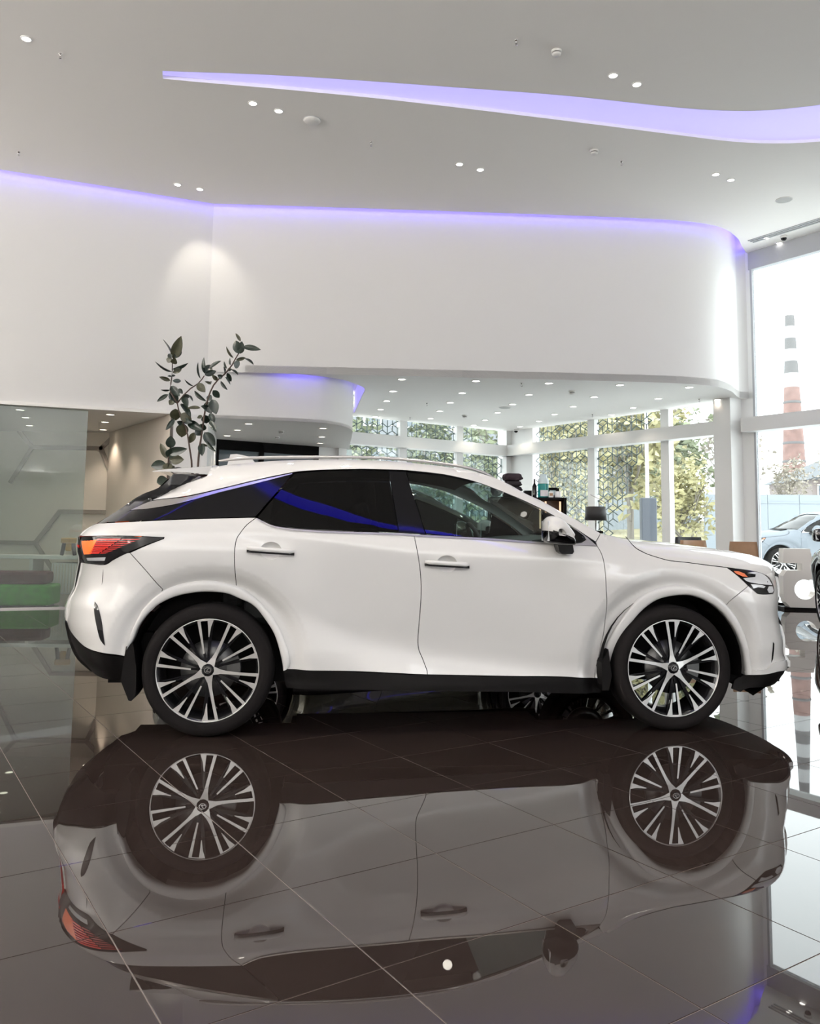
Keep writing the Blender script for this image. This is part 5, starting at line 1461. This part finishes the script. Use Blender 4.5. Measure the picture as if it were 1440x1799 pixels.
# display cabinet with things on and in it
cb = empty('display_cabinet', (1.72, 12.15, 0))
M_walnut = mat('warm_walnut', (.10, .050, .028), .35, noise=(.3, 9))
CW, CH = 1.10, 1.714
mb = MB()
for sx in (-1, 1): mb.box((sx * (CW / 2 - .02), 0, CH / 2), (.04, .40, CH))
mb.build('frame', [M_dark], cb)
MB().box((0, .18, CH / 2), (CW - .08, .02, CH - .04)).build('back_panel', [M_walnut], cb)
MB().box((0, 0, .05), (CW, .40, .10)).build('plinth', [M_dark], cb)
for z in (.45, .85, 1.25, 1.70):
    MB().box((0, 0, z), (CW - .08, .38, .03)).build('shelf', [M_walnut if z < 1.6 else M_dark], cb)
for x in (.18, .26, .47):
    MB().box((x, -.12, 1.45), (.022, .02, .42)).build('light_bar', [mat('warm_strip_%d' % int(x * 100), (1, .8, .6), .5, emit=(1, .62, .36), estr=1.1)], cb)
tag(cb, 'dark display cabinet with warm lit shelves behind the white car', 'cabinet')
ztop = 1.7165
def folded(x, y, z, w, d, h, m, label, rz_=0.0):
    o = empty('folded_garment', (x, y, z), rz_)
    mb = MB(); mb.box((0, 0, h / 2), (w, d, h), bev=h * .42); mb.build('folds', [m], o)
    MB().box((w * .44, 0, h * .35), (w * .2, d * .9, h * .34), bev=h * .15).build('front_fold', [m], o)
    return tag(o, label, 'garment', None)
M_gar = mat('black_cloth', (.013, .009, .012), .8); M_gar2 = mat('plum_black_cloth', (.024, .012, .018), .8); M_navy = mat('navy_cloth', (.012, .013, .030), .75)
zz_ = ztop
for i, (h, m, lab) in enumerate(((.075, M_gar, 'black folded garment at the bottom of the stack on the cabinet'), (.075, M_gar, 'black folded garment, second from the bottom of the stack'), (.08, M_gar, 'black folded garment, second from the top of the stack'), (.11, M_gar2, 'plum black folded garment topping the stack on the cabinet'))):
    folded(1.50, 12.10, zz_, .26 - .02 * (i == 2), .24, h, m, lab, R(3 * i)); zz_ += h + .002
folded(1.265, 12.05, ztop, .16, .2, .25, M_navy, 'navy folded cloth leaning left of the garment stack')
def bottle(x, y, z, prof, m, label, mcap=None, capz=None):
    o = empty('bottle', (x, y, z))
    MB().lathe(prof, 20).build('body', [m], o)
    if mcap: MB().lathe(capz, 16).build('cap', [mcap], o)
    return tag(o, label, 'bottle')
M_teal = glass('teal_liquid', (.05, .42, .42), haze=.35, hazecol=(.04, .38, .38)); M_pale = mat('pale_clear_plastic', (.62, .74, .76), .2)
bottle(1.95, 12.05, ztop, [(.0001, 0), (.078, 0), (.080, .01), (.080, .20)], M_teal, 'clear teal bottle with a pale pink top on the cabinet', M_pale, [(.080, .20), (.078, .26), (.05, .30), (.045, .34), (.0001, .345)])
lb = MB().box((0, -.081, .06), (.11, .004, .09)); lb.build('paper_label', [mat('pale_paper', (.72, .68, .70), .6)], bpy.data.objects['bottle'])
bottle(1.83, 12.10, ztop, [(.0001, 0), (.032, 0), (.033, .01), (.033, .16), (.012, .21), (.011, .27), (.0001, .272)], M_black, 'slim black bottle left of the teal bottle')
def carton(x, y, z, w, d, h, m, label, mtop=None):
    o = empty('small_box', (x, y, z))
    MB().box((0, 0, h / 2), (w, d, h), bev=.004).build('carton', [m], o)
    MB().box((0, -d / 2 - .001, h * .5), (w * .7, .003, h * .45)).build('paper_label', [mtop or M_pale], o)
    return tag(o, label, 'box')
carton(2.10, 12.17, ztop, .13, .1, .15, M_dark, 'dark carton behind the white jar on the cabinet')
carton(2.05, 12.0, ztop, .07, .07, .085, M_white, 'small white box right of the teal bottle', M_tan)
bottle(2.155, 12.02, ztop, [(.0001, 0), (.045, 0), (.047, .01), (.047, .09), (.0001, .092)], M_white, 'white jar with a dark lid at the right end of the cabinet', M_dark, [(.02, .092), (.02, .135), (.0001, .136)])
carton(1.735, 12.15, ztop, .105, .14, .10, M_dark, 'black box between the garment stack and the slim bottle', M_dark)
# ---- rubber plant
pt = empty('rubber_plant', (-2.99, 11.1, 0))
px0, py0 = -2.99, 11.1
MB().lathe([(.0001, .0), (.20, 0), (.21, .02), (.26, .66), (.265, .70), (.245, .70), (.235, .64), (.0001, .64)], 32).build('planter', [M_white], pt)
M_bark = mat('plant_bark', (.060, .035, .026), .7)
M_leaf = mat('rubber_leaf', (.018, .030, .022), .28, coat=.15, noise=(.35, 4))
M_leaf2 = mat('rubber_leaf_olive', (.062, .062, .034), .35, noise=(.3, 4))
for i, s_ in enumerate(STEMS):
    P = [Vector((p[0] - px0, p[1] - py0, p[2])) for p in s_]
    if i in (0, 3, 4):
        b0 = P[0]
        P = [Vector((b0.x * .35, 0, .62)), Vector((b0.x * .8, 0, (.62 + b0.z) / 2))] + P
    P = [Vector(p) for p in catmull([tuple(p) for p in P], .10)]
    n = len(P)
    MB().tube(P, [.020 - .012 * k / n if i in (0, 3, 4) else .010 - .004 * k / n for k in range(n)], 7).build('stem', [M_bark], pt)
# unit leaf: x along the blade, y across, folded at the rib
lv, lf = [], []
N_ = 8
for i in range(N_ + 1):
    t = i / N_
    w = .5 * (math.sin(math.pi * t ** .85) ** .75) if 0 < i < N_ else .01
    for s_ in (-1, -.5, 0, .5, 1):
        lv.append((t, w * s_, .16 * w * abs(s_) * 2 * .5 - .10 * t * t))
for i in range(N_):
    for k in range(4):
        a = i * 5 + k
        lf.append((a, a + 1, a + 6, a + 5))
lme = [None, None]
rnd = random.Random(3)
for i, (a, b, w) in enumerate(LEAVES):
    A, Bv = Vector(a) - Vector((px0, py0, 0)), Vector(b) - Vector((px0, py0, 0))
    d = Bv - A; L = d.length
    k = 1 if rnd.random() < .3 else 0
    w *= 1.5; A = A - d * .03; d = d * 1.12; L = d.length
    wt = max(w, .34 * L)
    X = d.normalized()
    view = Vector((a[0], a[1], a[2] - EYE)).normalized()
    side = X.cross(view).normalized()       # in the picture plane
    nrm = side.cross(X).normalized()
    roll = math.acos(min(1, w / wt)) * rnd.choice((-1, 1))
    Yv = side * math.cos(roll) + nrm * math.sin(roll)
    Zv = X.cross(Yv)
    Mx = Matrix((X, Yv, Zv)).transposed().to_4x4()
    Mx = Matrix.Translation(A) @ Mx @ Matrix.Diagonal((L, wt, L, 1))
    if lme[k] is None:
        o = obj('leaf', lv, lf, [M_leaf, M_leaf2][k], pt, smooth=True); lme[k] = o.data
    else:
        o = bpy.data.objects.new('leaf', lme[k]); link(o, pt)
    o.matrix_local = Mx
tag(pt, 'tall rubber plant with dark glossy leaves behind the rear of the white car', 'plant')
# ---- behind the glass partition
sf = empty('ottoman', (-5.95, 12.72, 0), R(8))
M_green = mat('green_felt', (.055, .30, .035), .85, noise=(.2, 12)); M_maroon = mat('maroon_felt', (.075, .010, .018), .85)
MB().box((0, 0, .17), (1.15, .55, .30), bev=.03).build('seat_block', [M_green], sf)
MB().box((-.05, .05, .42), (1.05, .40, .19), bev=.05).build('cushion', [M_maroon], sf)
MB().box((0, 0, .012), (1.0, .45, .024)).build('plinth', [M_dark], sf)
tag(sf, 'green felt ottoman with a maroon cushion behind the glass partition', 'seat')
ct = empty('counter', (-6.3, 13.7, 0))
MB().box((0, 0, .70), (2.4, .45, .06), bev=.006).build('worktop', [M_white], ct)
MB().box((.75, .02, .36), (.46, .40, .50), bev=.01).build('drawer_unit', [M_plastic], ct)
for k in range(9):
    MB().box((.56 + k * .048, -.19, .36), (.012, .012, .46)).build('slat', [M_warm], ct)
for x in (-1.1, .2): MB().box((x, 0, .335), (.06, .4, .67)).build('leg', [M_plastic], ct)
tag(ct, 'white counter with a slatted drawer unit behind the glass partition', 'counter')
oc = empty('ornament', (-5.55, 13.6, .7325), R(20))
M_ochre = mat('ochre_lacquer', (.42, .23, .035), .4)
MB().box((0, 0, .24), (.24, .10, .09), bev=.02).build('head', [M_ochre], oc)
for x in (-.09, .09): MB().tube([(x * .7, 0, .22), (x * 1.1, 0, 0)], [.035, .028], 8).build('leg', [M_dark], oc)
MB().box((0, .01, .14), (.10, .06, .14), bev=.02).build('body', [M_ochre], oc)
tag(oc, 'ochre and black ornament on the white counter behind the glass', 'ornament')

# ================================================================== OUTDOORS
gr = struct(obj('ground', [(-80, -60, -.05), (160, -60, -.05), (160, 200, -.05), (-80, 200, -.05)], [(0, 1, 2, 3)], mat('pale_pavement', (.80, .80, .79), .8, noise=(.08, .4))), 'pale pavement outside the showroom')
ml = mat('dry_meadow', (.22, .20, .12), .9, noise=(.35, 1.2))
struct(obj('ground_bank', [(4, 36, -.04), (16.2, 34, -.04), (18, 44, 1.9), (4, 50, 2.1), (-20, 52, 2.0), (-16, 40, -.04)], [(0, 1, 2, 3), (0, 3, 4, 5)], ml), 'dry yellow grass bank beyond the pavement')
fc = empty('fence', (12.8, 33.0, 0), R(-6))
M_fence = mat('pale_blue_sheet', (.235, .265, .295), .5)
for k in range(16):
    MB().box((-6.4 + k * 1.21 + 6, 0, 1.46), (1.19, .03, 2.7)).box((-6.4 + k * 1.21 + 6, -.025, 2.5), (1.19, .03, .06)).build('panel', [M_fence], fc)
for k in range(17):
    MB().box((-7.0 + k * 1.21 + 6, .04, 1.4), (.06, .06, 2.86)).build('post', [M_fence], fc)
tag(fc, 'pale blue sheet metal fence beyond the car park', 'fence')
f2_ = empty('fence', (10.6, 43.0, 1.2), R(4))
for k in range(5):
    MB().box((k * 1.0, 0, 1.15), (.98, .03, 2.0)).build('panel', [M_fence], f2_)
for k in range(6):
    MB().box((k * 1.0 - .5, .04, 1.0), (.06, .06, 2.4)).build('post', [M_fence], f2_)
tag(f2_, 'short pale blue fence on the grass bank left of the pillar', 'fence')
# chimney
ch = empty('chimney', (37.3, 80, 0))
M_brick = mat('faded_red_brick', (.20, .125, .11), .85, noise=(.2, 1.5)); M_band = mat('white_band', (.34, .34, .34), .8); M_soot = mat('grey_band', (.125, .12, .12), .85)
bands = [(0, 15.6, M_brick), (15.6, 17.0, M_band), (17.0, 18.2, M_soot), (18.2, 19.4, M_band), (19.4, 20.5, M_soot), (20.5, 21.7, M_band), (21.7, 22.8, M_soot)]
rr = lambda z: 1.32 - .045 * z * .95 if z < 16 else .64 - .028 * (z - 16)
rr = lambda z: 1.36 - .041 * z
for (a, b, m) in bands:
    zs_ = np.linspace(a, b, 4)
    MB().lathe([(rr(z), z) for z in zs_] + ([(.0001, b)] if b > 22 else []), 28).build('shaft' if a == 0 else 'band', [m], ch)
for z in (6.5, 8.2, 10, 12, 14): MB().lathe([(rr(z) + .0, z), (rr(z) + .05, z + .05), (rr(z) + .05, z + .2), (rr(z), z + .25)], 28).build('hoop', [M_soot], ch)
tag(ch, 'tall brick factory chimney with white and grey bands at the top', 'chimney')
# building
bd = empty('building', (34.5, 62, 0))
M_bld = mat('pale_render', (.26, .22, .21), .8); M_roof = mat('dark_roof', (.10, .11, .12), .7)
MB().box((0, 0, 2.6), (12, 7, 5.2)).build('wall', [M_bld], bd)
MB().prism([(-6.4, 5.15), (0, 8.0), (6.4, 5.15)], -3.9, 3.9, 0).build('roof', [M_roof], bd)
for k in range(7):
    w_ = MB().box((-5.2 + k * 1.7, -3.52, 4.2), (.9, .06, 1.3)).build('window', [M_frame], bd)
    MB().box((-5.2 + k * 1.7, -3.56, 4.2), (.74, .02, 1.12)).build('pane', [M_office], w_)
tag(bd, 'pale building with a dark pitched roof beyond the fence', 'building')
b2 = empty('building', (2, 58, 0), R(20))
M_far = mat('far_grey_render', (.22, .235, .255), .8)
MB().box((0, 0, 5.5), (30, 8, 11)).build('wall', [M_far], b2)
MB().box((0, 0, 11.2), (30.6, 8.6, .4)).build('roof', [M_roof], b2)
for k in range(12):
    for z in (2.5, 5.5, 8.5):
        w_ = MB().box((-13.5 + k * 2.45, -4.02, z), (1.2, .06, 1.5)).build('window', [M_frame], b2)
        MB().box((-13.5 + k * 2.45, -4.06, z), (1.0, .02, 1.3)).build('pane', [M_office], w_)
tag(b2, 'grey block far behind the lattice of the back windows', 'building')
# info pillar + pole
ip = empty('info_pillar', (5.36, 18.6, -.05))
M_ip = mat('blue_grey_panel', (.10, .11, .135), .5)
MB().box((0, 0, 1.03), (.34, .20, 2.06), bev=.02).build('body', [M_ip], ip)
MB().box((0, 0, .03), (.46, .32, .06)).build('foot', [M_dark], ip)
tag(ip, 'blue grey info pillar standing outside the lattice window', 'info pillar')
po = empty('flagpole', (5.75, 20.0, -.05))
MB().tube([(0, 0, 0), (0, 0, 5.5)], [.05, .035], 10).build('pole', [M_frame], po)
MB().lathe([(.0001, .05), (.14, .05), (.16, 0)], 16).build('foot', [M_frame], po)
tag(po, 'white pole outside, rising above the info pillar', 'pole')
# trees
def tree_proto(seed, crown, leafm, bare=False, n=900):
    rg = random.Random(seed)
    root = empty('tree')
    mb = MB().tube([(0, 0, 0), (.05, 0, crown[2] * .5), (0, .05, crown[2])], [.16, .12, .05], 8)
    for k in range(9):
        a = rg.uniform(0, 6.28); z0 = crown[2] * rg.uniform(.35, .8)
        mb.tube([(0, 0, z0), (math.cos(a) * crown[0] * .45, math.sin(a) * crown[0] * .45, z0 + crown[1] * .35), (math.cos(a) * crown[0] * .8, math.sin(a) * crown[0] * .8, z0 + crown[1] * .75)], [.06, .035, .012], 5)
        for q in range(4):
            b = a + rg.uniform(-.7, .7); r0 = rg.uniform(.3, .7)
            p0 = Vector((math.cos(a) * crown[0] * .8 * r0, math.sin(a) * crown[0] * .8 * r0, z0 + crown[1] * .75 * r0))
            mb.tube([p0, p0 + Vector((math.cos(b) * .7, math.sin(b) * .7, rg.uniform(.5, 1.2)))], [.02, .006], 4)
    mb.build('trunk', [mat('tree_bark_%d' % seed, (.20, .18, .155), .9)], root)
    mb = MB()
    for k in range(n):
        while True:
            p = Vector((rg.uniform(-1, 1), rg.uniform(-1, 1), rg.uniform(-1, 1)))
            if .15 < p.length < 1: break
        lump = .8 + .3 * math.sin(5 * p.x + seed) * math.cos(4 * p.z + 2 * p.y)
        c = Vector((p.x * crown[0] * lump, p.y * crown[0] * lump, crown[2] + p.z * crown[1] * lump))
        s_ = rg.uniform(.10, .26)
        Q = Matrix.Rotation(rg.uniform(0, 6.3), 3, 'Z') @ Matrix.Rotation(rg.uniform(-1.2, 1.2), 3, 'X') @ Matrix.Rotation(rg.uniform(-1, 1), 3, 'Y')
        P = [c + Q @ Vector(v) for v in ((-s_, 0, 0), (0, -s_ * .6, .04), (s_, 0, 0), (0, s_ * .6, .04))]
        mb.add(P, [(0, 1, 2, 3)])
    f = mb.build('foliage', [leafm], root, fix=False)
    tag(f, kind='stuff')
    return root
M_fy = mat('autumn_yellow_leaf', (.34, .315, .17), .7, noise=(.4, .8)); M_fg = mat('green_leaf', (.20, .225, .14), .7, noise=(.4, .8)); M_fo = mat('olive_brown_leaf', (.33, .30, .25), .8, noise=(.35, .8)); M_fr = mat('rust_leaf', (.26, .15, .09), .8, noise=(.3, .8))
protos = [tree_proto(1, (2.2, 3.0, 4.6), M_fy, n=1500), tree_proto(2, (2.4, 3.2, 4.6), M_fg, n=1500), tree_proto(3, (2.6, 3.0, 5.0), M_fo, n=900)]
used = [False] * 3
TREES = [[], [], []]
def tree(k, x, y, s, rz_, z=-.05, lab=None):
    if used[k]: o = copy_tree(protos[k])
    else: o = protos[k]; used[k] = True
    o.location = (x, y, z); o.scale = (s, s, s); o.rotation_euler = (0, 0, rz_)
    names = ['yellow autumn tree outside behind the lattice windows', 'green leafy tree outside behind the lattice windows', 'thin olive brown tree on the far bank']
    tag(o, lab or names[k], 'tree', ['yellow trees outside', 'green trees outside', 'brown trees on the bank'][k])
    TREES[k].append(o)
for (k, x, y, s) in [(0, 5.0, 26.5, .80), (1, 3.6, 31.5, .9), (0, 8.0, 30.0, 1.0), (1, 10.9, 35.0, .95), (0, 6.4, 36.5, 1.1), (1, 1.0, 38.0, 1.0), (0, 8.3, 25.2, .5), (1, -3.2, 35.0, 1.0), (1, -8.5, 37, 1.0),
                     (2, 14.5, 48, .95), (2, 19.3, 49.5, .95), (2, 9.6, 47, .9), (2, 24.6, 53.5, .62), (2, 17.0, 56, 1.1), (2, 29.2, 55, .85)]:
    tree(k, x, y, s, x * 3.3, 1.6 if (k == 2 and x > 10) else -.05)
for k, kind in enumerate(('yellow autumn tree', 'green leafy tree', 'thin olive brown tree')):
    for i, o in enumerate(sorted(TREES[k], key=lambda q: q.location.x / q.location.y)):
        w_ = ('leftmost', 'second', 'third', 'fourth', 'fifth', 'sixth', 'seventh')[i]
        o['label'] = '%s %s%s outside the windows' % (w_, kind, '' if i == 0 else ' from the left')
def shrub(x, y, s, m, label, group):
    rg = random.Random(int(x * 10))
    o = empty('shrub', (x, y, 0))
    mb = MB()
    for k in range(260):
        a, r_, z = rg.uniform(0, 6.28), rg.random() ** .5 * 1.1 * s, rg.uniform(.1, 1.6) * s
        c = Vector((r_ * math.cos(a), r_ * math.sin(a), z))
        q = Matrix.Rotation(rg.uniform(0, 6.3), 3, 'Z') @ Matrix.Rotation(rg.uniform(-1.2, 1.2), 3, 'X')
        mb.add([c + q @ Vector(v) * s for v in ((-.16, 0, 0), (0, -.09, .02), (.16, 0, 0), (0, .09, .02))], [(0, 1, 2, 3)])
    tag(mb.build('foliage', [m], o, fix=False), kind='stuff')
    MB().tube([(0, 0, 0), (.05, 0, .8 * s)], [.06, .03], 6).build('stem', [M_bark], o)
    return tag(o, label, 'shrub', group)
for (x, y, s) in [(23.6, 46.5, 1.9), (28.0, 47.5, 2.0), (19.5, 45.5, 1.7), (32.4, 48.5, 2.0)]:
    shrub(x, y, s, M_fr if x > 21 else M_fo, {23: 'left rust coloured shrub above the blue fence', 28: 'middle rust coloured shrub above the blue fence', 32: 'right rust coloured shrub above the blue fence'}.get(int(x), 'brown shrub above the blue fence'), 'shrubs above the fence')
shrub(4.7, 20.9, .55, M_fy, 'small yellow shrub outside beside the info pillar', 'shrubs by the window')
